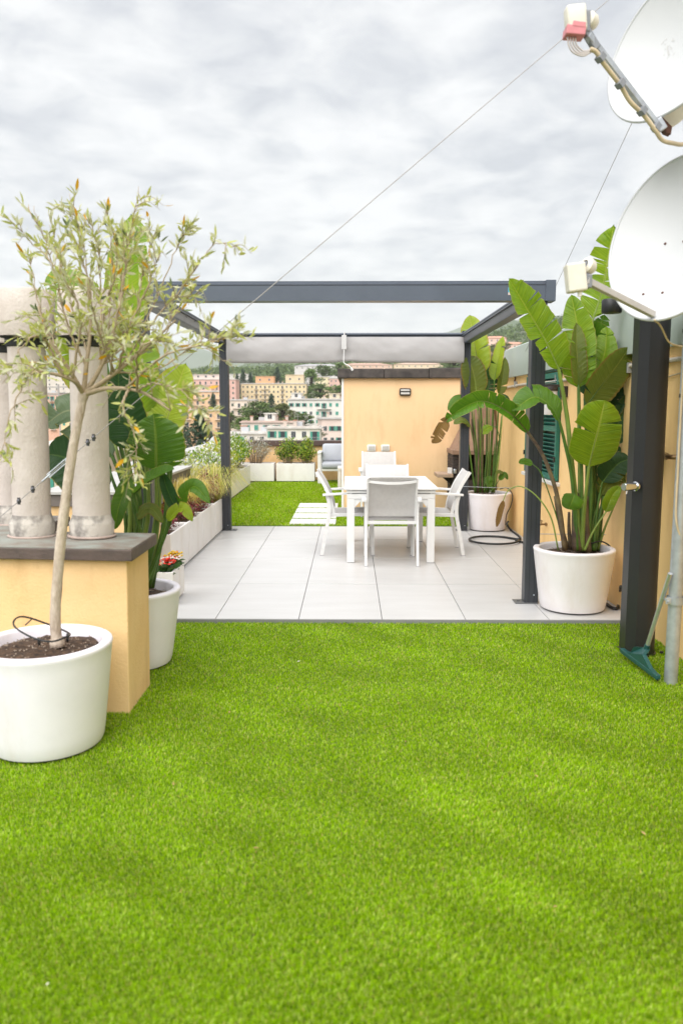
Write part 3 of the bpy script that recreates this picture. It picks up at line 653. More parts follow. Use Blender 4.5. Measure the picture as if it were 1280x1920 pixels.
# ================================================================== OLIVE TREE
def leaflets(b, rnd, specs):
    """specs: (point, direction, length, width, material index): a bent pointed leaf of four triangles"""
    for p, d, L, w, mi in specs:
        d = d.normalized(); ref = Vector((rnd.uniform(-1,1), rnd.uniform(-1,1), rnd.uniform(-1,1)))
        s = d.cross(ref)
        if s.length < .05: s = d.cross(Vector((.3,.5,.8)))
        s.normalize(); n = s.cross(d)
        k = L*rnd.uniform(-.12, .16)
        a = p; m1 = p+d*L*.32+n*k*.6; m2 = p+d*L*.68+n*k*.8; t = p+d*L
        vs = [a, m1+s*w*.5, m1-s*w*.5, m2+s*w*.42, m2-s*w*.42, t]
        b.add(vs, [(0,2,1), (1,2,4,3), (3,4,5)], mi)
OL = [mat('olive_leaf_green', (.46, .50, .15), .45, .2, 9, trans=.42), mat('olive_leaf_silver', (.66, .66, .43), .55, .15, 9, trans=.4),
      mat('olive_leaf_lime', (.52, .54, .14), .45, .15, 9, trans=.45), mat('olive_leaf_yellow', (.72, .38, .012), .5, .2, 9, trans=.3), mat('olive_leaf_dark', (.16, .21, .085), .4, .2, 9, trans=.3)]
rnd = random.Random(21)
ot = thing('olive_tree', (-1.38, 3.58, .40), 'slender olive tree with silvery leaves growing in the white pot', 'tree')
D0 = 3.58
trunk_px = [(108, 1212, 0), (104, 1160, 0), (108, 1090, 0), (116, 1000, .01), (127, 910, .02), (139, 830, .03), (152, 765, .04), (158, 735, .04)]
tp = smoothpts([A(x, y, D0+d) for x, y, d in trunk_px], 40)
b = MB(); b.tube(tp, [.0255-.006*i/40+.0022*mnoise.noise((i*.55,3,1))+(.008 if i < 2 else 0)+(.004 if i > 37 else 0) for i in range(41)], 12); obj('trunk', b, bark, ot, smooth=180)
fork = tp[-2]
limbs = [  # pixel way-points with depth offsets, tip radius
 [(150,690,.0),(128,610,-.05),(100,500,-.1),(62,385,-.15)], [(165,690,.05),(172,600,.1),(160,480,.1),(128,362,.05)], [(180,690,.0),(205,600,.1),(210,480,.15),(200,372,.1)],
 [(190,690,.1),(225,590,.2),(240,470,.2),(262,352,.15)], [(185,700,-.1),(215,620,-.2),(232,520,-.2),(240,420,-.25)], [(200,700,.1),(270,610,.2),(330,470,.3),(352,430,.3)],
 [(215,700,-.05),(290,600,-.1),(350,530,-.1),(400,460,-.15),(455,468,-.15)], [(220,710,.1),(290,650,.2),(340,570,.3),(376,548,.3)], [(230,715,-.1),(310,668,-.25),(400,640,-.35),(445,612,-.4)],
 [(230,720,.0),(300,690,.1),(370,650,.2),(440,690,.25)], [(220,725,-.2),(290,720,-.3),(350,740,-.4),(395,800,-.45)],
 [(190,735,-.2),(230,760,-.3),(255,830,-.3),(250,900,-.35)], [(120,700,-.1),(85,640,-.2),(50,640,-.3),(5,720,-.35)],
 [(130,710,.0),(100,640,.1),(70,560,.1),(55,470,.15)], [(110,720,-.2),(60,700,-.3),(25,760,-.4),(0,860,-.45)], 
 [(170,690,-.15),(180,600,-.25),(165,520,-.3),(140,440,-.35)], [(175,690,.15),(190,590,.3),(185,480,.3),(165,400,.25)], [(195,690,-.1),(240,620,-.15),(275,540,-.2),(300,480,-.25)],
 [(200,690,.2),(250,600,.3),(270,500,.35),(290,440,.35)], [(150,680,.1),(140,590,.2),(115,500,.25),(95,420,.25)], [(205,700,-.25),(260,660,-.35),(300,640,-.4),(330,690,-.45)], [(160,690,-.1),(150,600,-.15),(120,520,-.2),(20,412,-.2)],
 [(180,690,.0),(196,590,.0),(220,500,-.05),(215,430,-.1)], [(190,695,.05),(220,650,.1),(255,600,.1),(262,560,.1)], [(140,700,.05),(110,690,.1),(80,690,.1),(40,700,.15)]]
scaff = [[(128,690,-.03),(95,640,-.06),(72,575,-.05)], [(163,680,.0),(170,610,.03),(163,520,.05)], [(188,690,.02),(216,610,.06),(232,510,.08)], [(208,705,-.03),(270,655,-.05),(330,600,-.05)], [(205,728,-.05),(265,735,-.12),(320,770,-.18)], [(140,715,-.08),(95,700,-.15),(45,700,-.22)]]
br = MB(); lf = MB(); specs = []; yel = []; SC = []
for px in scaff:
    sp = smoothpts([fork]+[A(x, y, D0+.04+d) for x, y, d in px], 24); SC.append(sp); br.tube(sp, [.0125-.0085*i/24 for i in range(25)], 7)
def sprout(p, d, Lt, nl, r=.0024):
    tw = smoothpts([p, p+d*Lt*.5+Vector((0,0,.012)), p+d*Lt+Vector((0,0,rnd.uniform(-.05,.02)))], 8); br.tube(tw, [r-r*.75*q/8 for q in range(9)], 4)
    for q in range(nl):
        u = .12+.88*q/nl; j = min(int(u*8), 7); pp = tw[j].lerp(tw[j+1], u*8-j)
        dd = d*.7 + Vector((rnd.uniform(-1,1), rnd.uniform(-1,1), rnd.uniform(-.8,1)))*.75
        specs.append((pp, dd, rnd.uniform(.034,.060), rnd.uniform(.0085,.014), rnd.choices((0,1,2,3,4), (20,40,36,.6,4))[0]))
    if rnd.random() < .09: yel.append((tw[-1], d+Vector((0,0,rnd.uniform(-.6,.2))), rnd.uniform(.045,.065), rnd.uniform(.013,.018)))
for li, px in enumerate(limbs):
    W_ = [A(x, y, D0+.04+d) for x, y, d in px]
    st = min((q for sp in SC for q in sp[3:20]), key=lambda q: (q-W_[0]).length+.35*(q-W_[1]).length)
    sp = smoothpts([st]+W_[1:], 30); sp = [p + Vector((rnd.uniform(-.005,.005), rnd.uniform(-.005,.005), rnd.uniform(-.005,.005))) if 2 < i else p for i, p in enumerate(sp)]
    r0 = rnd.uniform(.0048, .0068); br.tube(sp, [r0*(1-i/30*.8) for i in range(31)], 5)
    L = sum((q-p).length for p, q in zip(sp, sp[1:]))
    for k in range(int(5+L*13)):
        i = int(3+26*rnd.random()**.8); p = sp[i]; t = (sp[min(i+1,30)]-sp[i-1]).normalized()
        d = (t*.8 + Vector((rnd.uniform(-1,1), rnd.uniform(-1,1), rnd.uniform(-.7,1)))*.8).normalized(); sprout(p, d, rnd.uniform(.05,.17)*(1.1-.35*i/30), rnd.randint(6,10))
for sp in SC:
    for k in range(7):
        i = rnd.randint(10, 24); d = Vector((rnd.uniform(-1,1), rnd.uniform(-1,1), rnd.uniform(-.4,1))).normalized(); sprout(sp[i], d, rnd.uniform(.08,.2), rnd.randint(6,10))
leaflets(lf, rnd, specs)
obj('branches', br, twig, ot, smooth=180, fix=False)
o = obj('crown', lf, OL, ot, fix=False); o['kind'] = 'stuff'
for p, d, L, w in yel:
    b = MB(); leaflets(b, rnd, [(p, d, L, w, 0)]); obj('yellow_leaf', b, OL[3], ot, fix=False)
# drip ring round the trunk
dr = MB(); c0 = tp[1]; pts = [A(122,1196,3.50), A(95,1203,3.45), A(60,1195,3.45), A(28,1175,3.50), A(30,1160,3.57), A(50,1157,3.62), A(95,1172,3.66), A(120,1182,3.66), A(132,1190,3.58), A(118,1196,3.50)]
dr.tube(smoothpts(pts, 40), .0042, 6); dr.tube([A(72,1196,3.45), A(75,1210,3.45)], .006, 6); dr.tube([A(127,1188,3.54), A(127,1204,3.54)], .006, 6); dr.tube([A(62,1159,3.60), A(48,1172,3.55)], .003, 5)
tag(obj('drip_ring', dr, hose_m, origin=c0, smooth=180), 'black irrigation drip ring lying round the olive trunk', 'drip ring')

# ================================================================== BANANA PLANTS (giant bird of paradise)
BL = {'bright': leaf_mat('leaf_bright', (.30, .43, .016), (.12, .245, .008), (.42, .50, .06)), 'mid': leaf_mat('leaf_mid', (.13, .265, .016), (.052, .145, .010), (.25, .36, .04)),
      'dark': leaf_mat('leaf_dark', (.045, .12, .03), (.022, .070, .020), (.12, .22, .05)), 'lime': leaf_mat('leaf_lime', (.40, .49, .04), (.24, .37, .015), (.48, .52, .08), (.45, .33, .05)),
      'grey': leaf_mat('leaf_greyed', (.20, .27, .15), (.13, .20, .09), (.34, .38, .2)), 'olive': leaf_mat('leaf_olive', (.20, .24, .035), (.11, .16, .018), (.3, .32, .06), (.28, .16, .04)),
      'dry': leaf_mat('leaf_dry', (.33, .20, .06), (.20, .10, .03), (.36, .25, .1), (.12, .05, .02), .7)}
stalk_g = mat('green_stalk', (.085, .17, .022), .45, 0, 6, col2=(.045, .10, .015)); stalk_l = mat('light_stalk', (.20, .28, .05), .45, .25, 6); stalk_b = mat('brown_stalk', (.16, .115, .05), .6, 0, 9, .2, 40, col2=(.06, .035, .028))
def leaf(plant, mid, W, tone='mid', face=(0,-1,.25), fold=.35, curl=.3, splits=0, stalk=None, sr=.012, sm=None, seed=0, gap=.10, prof=None, flop=.24):
    rr = random.Random(seed*13+5); sp = smoothpts(mid, 36); F_ = Vector(face); b = MB(); uv = []
    def frame(u):
        i = min(int(u*36), 35); q = u*36-i; p = sp[i].lerp(sp[i+1], q); t = (sp[min(i+2,36)]-sp[max(i-1,0)]).normalized()
        s = t.cross(F_).normalized(); return p, t, s, s.cross(t)
    def width(u):
        a = (1-(1-min(u/.26,1))**2)**.5; c = 1 if u < .35 else max(0, 1-((u-.35)/.65)**2.8)**.75; return W*a*c*.5+.0015
    for s in (-1, 1):
        cuts = sorted(rr.uniform(.12, .93) for _ in range(splits)); cuts = [0]+cuts+[1]
        for a, c in zip(cuts, cuts[1:]):
            if c-a < .015: continue
            n = max(3, int((c-a)*34)); m = 6; base = len(b.v); off = rr.uniform(-flop, flop) if splits else 0; off2 = rr.uniform(-flop, flop) if splits else 0
            for i in range(n+1):
                u0 = a+(c-a)*i/n
                for j in range(m+1):
                    v = j/m; g = gap*rr.uniform(.9,1.1) if splits else 0
                    u = (a+c)/2+(u0-(a+c)/2)*(1-g*v**1.4*(1 if 0 < a or c < 1 else 0))
                    p, t, sd, up = frame(min(max(u,0),1)); w = width(u0)*(1 - (.05*rr.random() if j == m else 0))
                    rip = .012*W*math.sin(u*70+s)*v
                    q = p + sd*(s*w*v*math.cos(fold*(1-.5*v))) + up*(w*v*(math.sin(fold)-curl*v) + rip + w*v*v*off) + t*(w*v*.22 + w*v*v*off2*.4)
                    b.v.append(tuple(q)); uv.append((u, s*v))
            for i in range(n):
                for j in range(m):
                    k = base+i*(m+1)+j; b.f.append((k, k+1, k+m+2, k+m+1) if s > 0 else (k, k+m+1, k+m+2, k+1)); b.m.append(0)
    o = obj('leaf', b, BL[tone], plant, smooth=180, fix=False)
    me = o.data; ul = me.uv_layers.new(name='UVMap'); vi = np.empty(len(me.loops), np.int32); me.loops.foreach_get('vertex_index', vi)
    ul.data.foreach_set('uv', np.array(uv, np.float32)[vi].reshape(-1))
    b = MB(); path = list(smoothpts(list(stalk)+[mid[0]], 22)) if stalk else []
    rib = sp[1:34]; n0 = len(path); pp = path+[q - frame(min((k+1)/36, 1))[3]*.003 for k, q in enumerate(rib)]
    sr = sr*.85; rad = [sr*1.75-(sr*.8)*min(1, i/max(1, n0)) if n0 else sr for i in range(n0)] + [max(.0018, sr*.8*(1-k/33)) for k in range(len(rib))]
    b.tube(pp, rad, 8); obj('stalk', b, sm or stalk_g, o, smooth=180)
    return o
def PX(D, *pts): return [A(p[0], p[1], D+(p[2] if len(p) > 2 else 0)) for p in pts]

# --- right, near
bp = thing('banana_plant', (1.715, 6.06, .43), 'tall broad-leaved banana plant in the cream pot by the near pergola post', 'plant'); D = 6.06
def root(x, dy=0): return A(x, 1032, D+dy)
leaf(bp, PX(D, (1047,694,-.1), (1022,640,-.14), (990,585,-.18), (953,522,-.22)), .29, 'bright', (.55,-1,-.05), .6, .1, 6, [root(1088,-.05), *PX(D,(1072,880,-.05),(1062,780,-.05))], .016, stalk_l, 1, .07)
leaf(bp, PX(D, (1084,728,0), (1084,680,0), (1083,620,.02), (1070,552,.05)), .26, 'bright', (-.35,-1,.1), .4, .25, 6, [root(1086), *PX(D,(1087,880),(1085,800))], .015, stalk_l, 2, .05)
leaf(bp, PX(D, (1097,735,.12), (1112,690,.14), (1122,645,.15), (1098,598,.15)), .27, 'mid', (-.4,-1,.1), .35, .2, 3, [root(1098,.1), *PX(D,(1100,870,.1),(1098,800,.1))], .012, None, 3)
leaf(bp, PX(D, (1100,760,.0), (1125,725,-.02), (1152,690,-.04), (1180,650,-.04)), .27, 'olive', (.35,-1,-.25), .25, .1, 1, [root(1100), *PX(D,(1108,900),(1100,810))], .013, None, 4, .05)
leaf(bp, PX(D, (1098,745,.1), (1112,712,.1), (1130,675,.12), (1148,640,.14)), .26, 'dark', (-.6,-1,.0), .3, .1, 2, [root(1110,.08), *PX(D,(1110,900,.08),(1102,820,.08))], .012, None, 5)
leaf(bp, PX(D, (1103,876,-.16), (1112,838,-.2), (1123,795,-.22), (1133,750,-.2)), .37, 'bright', (.05,-1,.15), .12, .22, 1, [root(1090,-.05), *PX(D,(1094,960,-.1))], .013, stalk_l, 6, .03)
leaf(bp, PX(D, (1048,790,-.12), (1030,762,-.14), (1000,745,-.16), (958,772,-.18)), .24, 'mid', (.25,-.75,.8), .5, .25, 1, [root(1082,-.05), *PX(D,(1072,900,-.08),(1058,830,-.1))], .012, None, 7)
leaf(bp, PX(D, (990,812,-.1), (955,775,-.16), (905,752,-.2), (862,768,-.22), (832,792,-.22)), .15, 'mid', (.1,-1,.35), .9, .15, 6, [root(1058,-.08), *PX(D,(1045,935,-.1),(1020,860,-.1))], .013, stalk_b, 8, .06)
leaf(bp, PX(D, (838,782,-.22), (826,800,-.23), (816,818,-.24), (810,832,-.24)), .10, 'dry', (.6,-1,.1), .7, .2, 3, None, .004, stalk_b, 9, .2)
leaf(bp, PX(D, (1110,600,.1), (1128,545,.08), (1138,490,.05), (1150,420,.0)), .30, 'bright', (-.3,-1,.0), .15, .1, 6, [root(1112,.1), *PX(D,(1110,860,.12),(1100,720,.12))], .013, stalk_l, 10, .30, flop=.4)
leaf(bp, PX(D, (1076,926,-.22), (1074,934,-.24), (1070,944,-.25), (1066,955,-.24)), .16, 'mid', (.1,-1,.4), .3, .2, 0, [root(1082,-.1), *PX(D,(1080,960,-.18))], .006, None, 11)
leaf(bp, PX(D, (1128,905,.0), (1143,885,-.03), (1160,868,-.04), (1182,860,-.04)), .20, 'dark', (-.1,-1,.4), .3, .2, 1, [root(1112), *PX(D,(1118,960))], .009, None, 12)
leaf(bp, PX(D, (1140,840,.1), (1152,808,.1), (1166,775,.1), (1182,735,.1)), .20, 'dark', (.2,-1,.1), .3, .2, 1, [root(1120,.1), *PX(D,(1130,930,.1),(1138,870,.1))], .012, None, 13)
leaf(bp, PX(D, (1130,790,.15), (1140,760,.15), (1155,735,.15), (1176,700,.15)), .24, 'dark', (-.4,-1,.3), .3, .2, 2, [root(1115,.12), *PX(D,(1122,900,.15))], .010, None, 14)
leaf(bp, PX(D, (1125,930,.05), (1140,905,.02), (1160,890,.0), (1178,905,.0)), .17, 'olive', (.1,-.8,.7), .4, .3, 1, [root(1105,.05), *PX(D,(1112,975,.05))], .008, stalk_l, 15)
leaf(bp, PX(D, (1135,960,-.1), (1142,940,-.12), (1150,925,-.12), (1162,912,-.12)), .10, 'bright', (-.2,-1,.3), .4, .2, 0, [root(1095,-.08), *PX(D,(1112,995,-.1))], .007, stalk_l, 16)
leaf(bp, PX(D, (943,938,-.05), (936,955,-.05), (932,972,-.05), (930,988,-.05)), .055, 'dry', (.4,-1,.2), .9, .2, 0, [root(1046,-.08), *PX(D,(1032,970,-.1),(1005,930,-.1),(975,912,-.08),(952,920,-.06))], .004, stalk_l, 17)
leaf(bp, PX(D, (998,870,.0), (990,868,.0), (981,866,.0), (972,868,.0)), .07, 'mid', (0,-.7,.7), .4, .2, 0, [root(1060), *PX(D,(1040,960),(1015,890))], .004, None, 18)
leaf(bp, PX(D, (1120,700,.18), (1140,690,.18), (1160,700,.16), (1172,730,.14)), .16, 'grey', (-.1,-.9,.5), .4, .3, 1, [root(1112,.12), *PX(D,(1116,850,.15))], .009, None, 19)
leaf(bp, PX(D, (1084,724,-.06), (1082,690,-.08), (1080,650,-.08), (1080,604,-.05)), .17, 'olive', (.5,-1,.1), .5, .15, 2, [root(1088,-.05), *PX(D,(1090,900,-.05),(1086,800,-.06))], .010, None, 24)
leaf(bp, PX(D, (1112,720,.05), (1124,690,.04), (1134,655,.03), (1136,612,.05)), .20, 'bright', (-.5,-1,.1), .4, .2, 4, [root(1100,.05), *PX(D,(1106,900,.05),(1106,800,.05))], .010, None, 25)
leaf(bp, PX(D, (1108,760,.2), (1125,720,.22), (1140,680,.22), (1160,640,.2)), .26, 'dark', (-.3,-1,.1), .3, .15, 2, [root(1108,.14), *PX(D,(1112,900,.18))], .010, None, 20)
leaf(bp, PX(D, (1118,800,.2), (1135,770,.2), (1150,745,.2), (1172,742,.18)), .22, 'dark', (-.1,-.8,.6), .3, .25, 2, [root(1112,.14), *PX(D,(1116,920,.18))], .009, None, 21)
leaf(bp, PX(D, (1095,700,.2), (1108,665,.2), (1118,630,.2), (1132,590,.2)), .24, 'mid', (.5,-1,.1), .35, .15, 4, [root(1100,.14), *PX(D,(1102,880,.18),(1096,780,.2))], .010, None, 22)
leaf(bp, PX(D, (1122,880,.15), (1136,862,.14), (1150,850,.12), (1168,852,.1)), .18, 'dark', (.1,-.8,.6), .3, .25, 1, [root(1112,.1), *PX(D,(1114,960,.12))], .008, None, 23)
for k, (x, y0, x1, y1, r, m) in enumerate(((1082,1032,1079,925,.036,stalk_b), (1100,1034,1098,930,.030,stalk_b), (1062,1030,1040,930,.020,stalk_b), (1112,1032,1132,930,.020,stalk_g), (1070,1030,1066,960,.016,stalk_b), (1090,1036,1084,960,.02,stalk_l), (1120,1030,1150,950,.010,stalk_l), (1116,1034,1120,940,.016,stalk_b))):
    b = MB(); b.tube(smoothpts(PX(D, (x,y0,-.04+.02*k), ((x+x1)/2-2,(y0+y1)/2,-.04+.02*k), (x1,y1,-.03+.02*k)), 10), [r*(1.15-.55*i/10) for i in range(11)], 10); obj('stem', b, m, bp, smooth=180)

# --- right, far
bq = thing('banana_plant', (1.745, 10.12, .43), 'banana plant with many thin stalks in the corner pot by the barbecue', 'plant'); D = 10.12
def root(x, dy=0): return A(x, 922, D+dy)
leaf(bq, PX(D, (897,706,0), (893,668,0), (886,630,.02), (880,590,.04)), .36, 'lime', (-.3,-1,.1), .25, .2, 1, [root(903), *PX(D,(903,820),(899,740))], .012, None, 31, .05)
leaf(bq, PX(D, (893,742,-.1), (890,715,-.12), (884,690,-.14), (876,668,-.15)), .34, 'olive', (.25,-1,.1), .2, .15, 0, [root(898,-.05), *PX(D,(900,830,-.08))], .012, stalk_l, 32)
leaf(bq, PX(D, (926,715,.05), (930,690,.05), (936,660,.05), (942,630,.05)), .17, 'lime', (-.7,-1,.0), .5, .1, 1, [root(915,.05), *PX(D,(922,820,.05),(925,750,.05))], .010, None, 33)
leaf(bq, PX(D, (935,742,.05), (939,718,.05), (943,695,.05), (946,668,.05)), .16, 'olive', (.5,-1,.0), .4, .1, 1, [root(922,.05), *PX(D,(930,830,.05))], .010, None, 34)
leaf(bq, PX(D, (912,738,.1), (916,715,.12), (918,695,.14), (914,668,.15)), .28, 'dark', (.1,-1,.1), .3, .2, 3, [root(910,.1), *PX(D,(912,830,.1))], .010, None, 35)
leaf(bq, PX(D, (924,760,.0), (932,750,-.05), (944,748,-.1), (956,764,-.12)), .16, 'dark', (.1,-.7,.7), .4, .3, 1, [root(915), *PX(D,(920,830))], .008, None, 36)
leaf(bq, PX(D, (884,770,-.1), (870,752,-.14), (855,752,-.18), (838,770,-.2)), .16, 'mid', (.1,-.7,.7), .4, .3, 1, [root(896,-.05), *PX(D,(893,850,-.08))], .007, None, 37)
leaf(bq, PX(D, (882,800,-.15), (872,790,-.18), (862,788,-.2), (850,796,-.22)), .14, 'olive', (.1,-.7,.7), .4, .3, 1, [root(893,-.05), *PX(D,(892,860,-.1))], .006, None, 38)
leaf(bq, PX(D, (922,800,-.05), (914,803,-.08), (908,808,-.1), (902,812,-.1)), .12, 'bright', (.1,-.7,.7), .4, .3, 0, [root(912), *PX(D,(935,850,-.05),(932,805,-.05))], .005, None, 39)
leaf(bq, PX(D, (918,892,-.2), (916,900,-.22), (917,907,-.22), (920,914,-.22)), .10, 'mid', (.1,-1,.4), .3, .2, 0, [root(912,-.1), *PX(D,(914,900,-.18))], .005, None, 40)
leaf(bq, PX(D, (935,900,-.1), (941,893,-.12), (946,890,-.12), (951,899,-.12)), .08, 'mid', (.1,-.8,.7), .4, .2, 0, [root(920,-.1)], .005, None, 41)
leaf(bq, PX(D, (928,888,-.1), (934,885,-.12), (938,886,-.12), (943,886,-.12)), .06, 'olive', (.1,-.8,.7), .4, .2, 0, [root(918,-.1)], .004, None, 42)
rnd = random.Random(5)
for k in range(20):
    x0 = rnd.uniform(888, 926); x1 = 908+(x0-907)*rnd.uniform(.9, 2.1)+rnd.uniform(-5,5); y1 = rnd.uniform(735, 860); dz = rnd.uniform(-.16, .16)
    b = MB(); b.tube(smoothpts(PX(D, (x0,924,dz*.6), ((x0+x1)/2+rnd.uniform(-2,2),(924+y1)/2,dz*.8), (x1,y1,dz)), 10), [rnd.uniform(.009,.015)*(1.2-.8*i/10) for i in range(11)], 7); obj('stem', b, rnd.choice((stalk_g, stalk_l, stalk_g, stalk_b)), bq, smooth=180)

# --- left, behind the plinth
bl = thing('banana_plant', (-1.335, 4.77, .39), 'banana plant behind the chimney plinth and the olive tree', 'plant'); D = 4.80
def root(x, dy=0): return A(248+(x-287)*3.6, 1100, D+dy)
leaf(bl, PX(D, (300,838,.05), (313,790,.06), (330,735,.08), (349,680,.1)), .29, 'lime', (-.25,-1,.1), .4, .1, 1, [root(296), *PX(D,(298,960,.05))], .011, stalk_l, 51)
leaf(bl, PX(D, (293,884,-.12), (293,852,-.16), (292,818,-.18), (288,775,-.18)), .34, 'mid', (.0,-1,.15), .2, .2, 2, [root(292,-.05), *PX(D,(291,980,-.1))], .010, stalk_l, 52)
leaf(bl, PX(D, (252,925,-.2), (275,905,-.24), (300,892,-.28), (327,880,-.3)), .15, 'mid', (-.1,-.45,1), .5, .0, 0, [root(285,-.1), *PX(D,(262,1000,-.15))], .008, None, 53)
leaf(bl, PX(D, (338,948,-.2), (350,922,-.24), (368,914,-.28), (396,946,-.3)), .105, 'mid', (.05,-.8,.6), .7, .2, 1, [root(294,-.15), *PX(D,(306,1010,-.15),(325,960,-.18))], .007, None, 54)
leaf(bl, PX(D, (330,952,-.2), (321,935,-.22), (312,912,-.24), (304,885,-.24)), .085, 'dark', (.3,-1,.3), .6, .2, 0, [root(294,-.12), *PX(D,(312,1000,-.16))], .006, None, 55)
leaf(bl, PX(D, (314,978,-.22), (330,958,-.24), (345,955,-.26), (362,978,-.26)), .075, 'lime', (.05,-.8,.6), .6, .2, 1, [root(292,-.15), *PX(D,(304,1015,-.2))], .005, None, 56)
leaf(bl, PX(D, (212,860,.1), (175,800,.12), (130,770,.14), (80,800,.14)), .34, 'grey', (.1,-.8,.6), .4, .3, 1, [root(280,.05), *PX(D,(250,960,.08))], .011, None, 57)
leaf(bl, PX(D, (200,930,.15), (160,890,.16), (125,860,.18), (85,850,.18)), .34, 'dark', (.1,-.9,.4), .3, .2, 1, [root(278,.08), *PX(D,(245,990,.1))], .010, None, 58)
leaf(bl, PX(D, (236,640,.15), (238,560,.16), (242,480,.18), (246,400,.2)), .34, 'bright', (-.3,-1,.1), .25, .2, 1, [root(282,.08), *PX(D,(262,900,.12),(245,760,.14))], .012, stalk_l, 59)
leaf(bl, PX(D, (200,680,.2), (175,620,.22), (140,560,.24), (98,505,.26)), .36, 'bright', (.3,-1,.1), .3, .2, 2, [root(278,.1), *PX(D,(245,940,.15),(215,790,.18))], .012, None, 60)
leaf(bl, PX(D, (262,840,-.05), (240,800,-.08), (225,750,-.1), (222,690,-.1)), .26, 'dark', (.2,-1,.1), .3, .2, 0, [root(285,-.05), *PX(D,(275,960,-.05))], .010, None, 61)
leaf(bl, PX(D, (270,790,.1), (262,740,.12), (262,690,.14), (270,630,.15)), .30, 'bright', (-.2,-1,.1), .3, .2, 1, [root(286,.06), *PX(D,(278,940,.08))], .010, stalk_l, 62)
leaf(bl, PX(D, (180,740,.25), (155,700,.25), (130,660,.25), (108,620,.25)), .26, 'lime', (.3,-1,.2), .3, .2, 1, [root(278,.1), *PX(D,(240,960,.2),(200,820,.22))], .009, None, 63)
leaf(bl, PX(D, (246,895,-.15), (232,925,-.18), (222,955,-.2), (216,992,-.2)), .10, 'mid', (.3,-1,.2), .6, .2, 0, [root(283,-.08), *PX(D,(262,960,-.1),(250,912,-.12))], .007, None, 64)
leaf(bl, PX(D, (256,972,-.18), (272,955,-.2), (288,956,-.22), (306,980,-.22)), .075, 'olive', (.05,-.8,.6), .3, .3, 0, [root(284,-.1), *PX(D,(268,1020,-.15))], .006, None, 65)
for k, (x, x1, y1, r) in enumerate(((292,293,880,.014), (284,272,850,.014), (296,318,860,.013), (288,262,820,.014), (280,216,830,.013), (276,205,880,.012), (290,238,900,.012), (286,228,800,.013), (298,327,800,.011), (282,250,850,.013))):
    b = MB(); b.tube(smoothpts(PX(D, (248+(x-287)*3.4,1102,-.1+.025*k), ((x*.45+x1*.55),(1100+y1)/2,-.1+.025*k), (x1,y1,-.1+.025*k)), 12), [r*(1.35-.6*i/12) for i in range(13)], 8); obj('stem', b, (stalk_g, stalk_l)[k % 3 == 1], bl, smooth=180)

# ================================================================== TROUGHS AND THEIR PLANTS
def trough(x0, x1, y0, y1, z0, h, label, m=planter_white, soil=.05):
    t = thing('planter', ((x0+x1)/2, (y0+y1)/2, z0), label, 'planter', 'white rectangular planters'); th = .022
    b = MB(); b.box((x0, y0, z0+.018), (x1, y0+th, z0+h), 0, .004); b.box((x0, y1-th, z0+.018), (x1, y1, z0+h), 0, .004); b.box((x0, y0+th, z0+.018), (x0+th, y1-th, z0+h), 0, .003); b.box((x1-th, y0+th, z0+.018), (x1, y1-th, z0+h), 0, .003); b.box((x0+th, y0+th, z0+.018), (x1-th, y1-th, z0+.04))
    obj('shell', b, m, t)
    b = MB(); b.box((x0+.03, y0+.03, z0), (x1-.03, y1-.03, z0+.0175)); obj('foot', b, black_plastic, t)
    b = MB(); n = 8; vs = []; fs = []
    for i in range(n+1):
        for j in range(n+1):
            X = x0+th+.001+(x1-x0-2*th-.002)*i/n; Y = y0+th+.001+(y1-y0-2*th-.002)*j/n; vs.append((X, Y, z0+h-soil+.02*mnoise.noise((X*9, Y*9, 1))))
    for i in range(n):
        for j in range(n): a = i*(n+1)+j; fs.append((a, a+n+1, a+n+2, a+1))
    b.add(vs, fs); obj('soil', b, soil_m, t, smooth=180, fix=False)
    return t
nys = [7.06, 7.86, 8.65, 9.45, 10.24]
nl = ['near white trough of the side row, next to the little flower box', 'white trough, second in the side row from the flower box', 'white trough, third in the side row from the flower box', 'white trough right behind the far pergola post at the lawn edge']
for k in range(4): trough(-1.97+.02*(k == 0), -1.605, nys[k]+.014, nys[k+1]-.014, .001, .405, nl[k], soil=.065)
trough(-1.515, -1.375, 6.10, 6.52, .001, .262, 'small white box of red and yellow flowers on the tiles')
rys = [10.55, 11.65, 12.75, 13.85, 14.95, 16.02]
for k in range(5): trough(-2.50, -2.0, rys[k]+.004, rys[k+1]-.004, .012, .40, 'white planter along the side of the rear lawn, %s' % ('first past the pergola', 'second past the pergola', 'third past the pergola', 'fourth past the pergola', 'last before the corner')[k])
trough(-2.50, -1.58, 16.60, 17.05, .012, .385, 'white planter in the far corner holding the dry grey shrub')
trough(-1.53, -.735, 16.60, 17.05, .012, .385, 'long white planter with two green bushes beside the sofa')

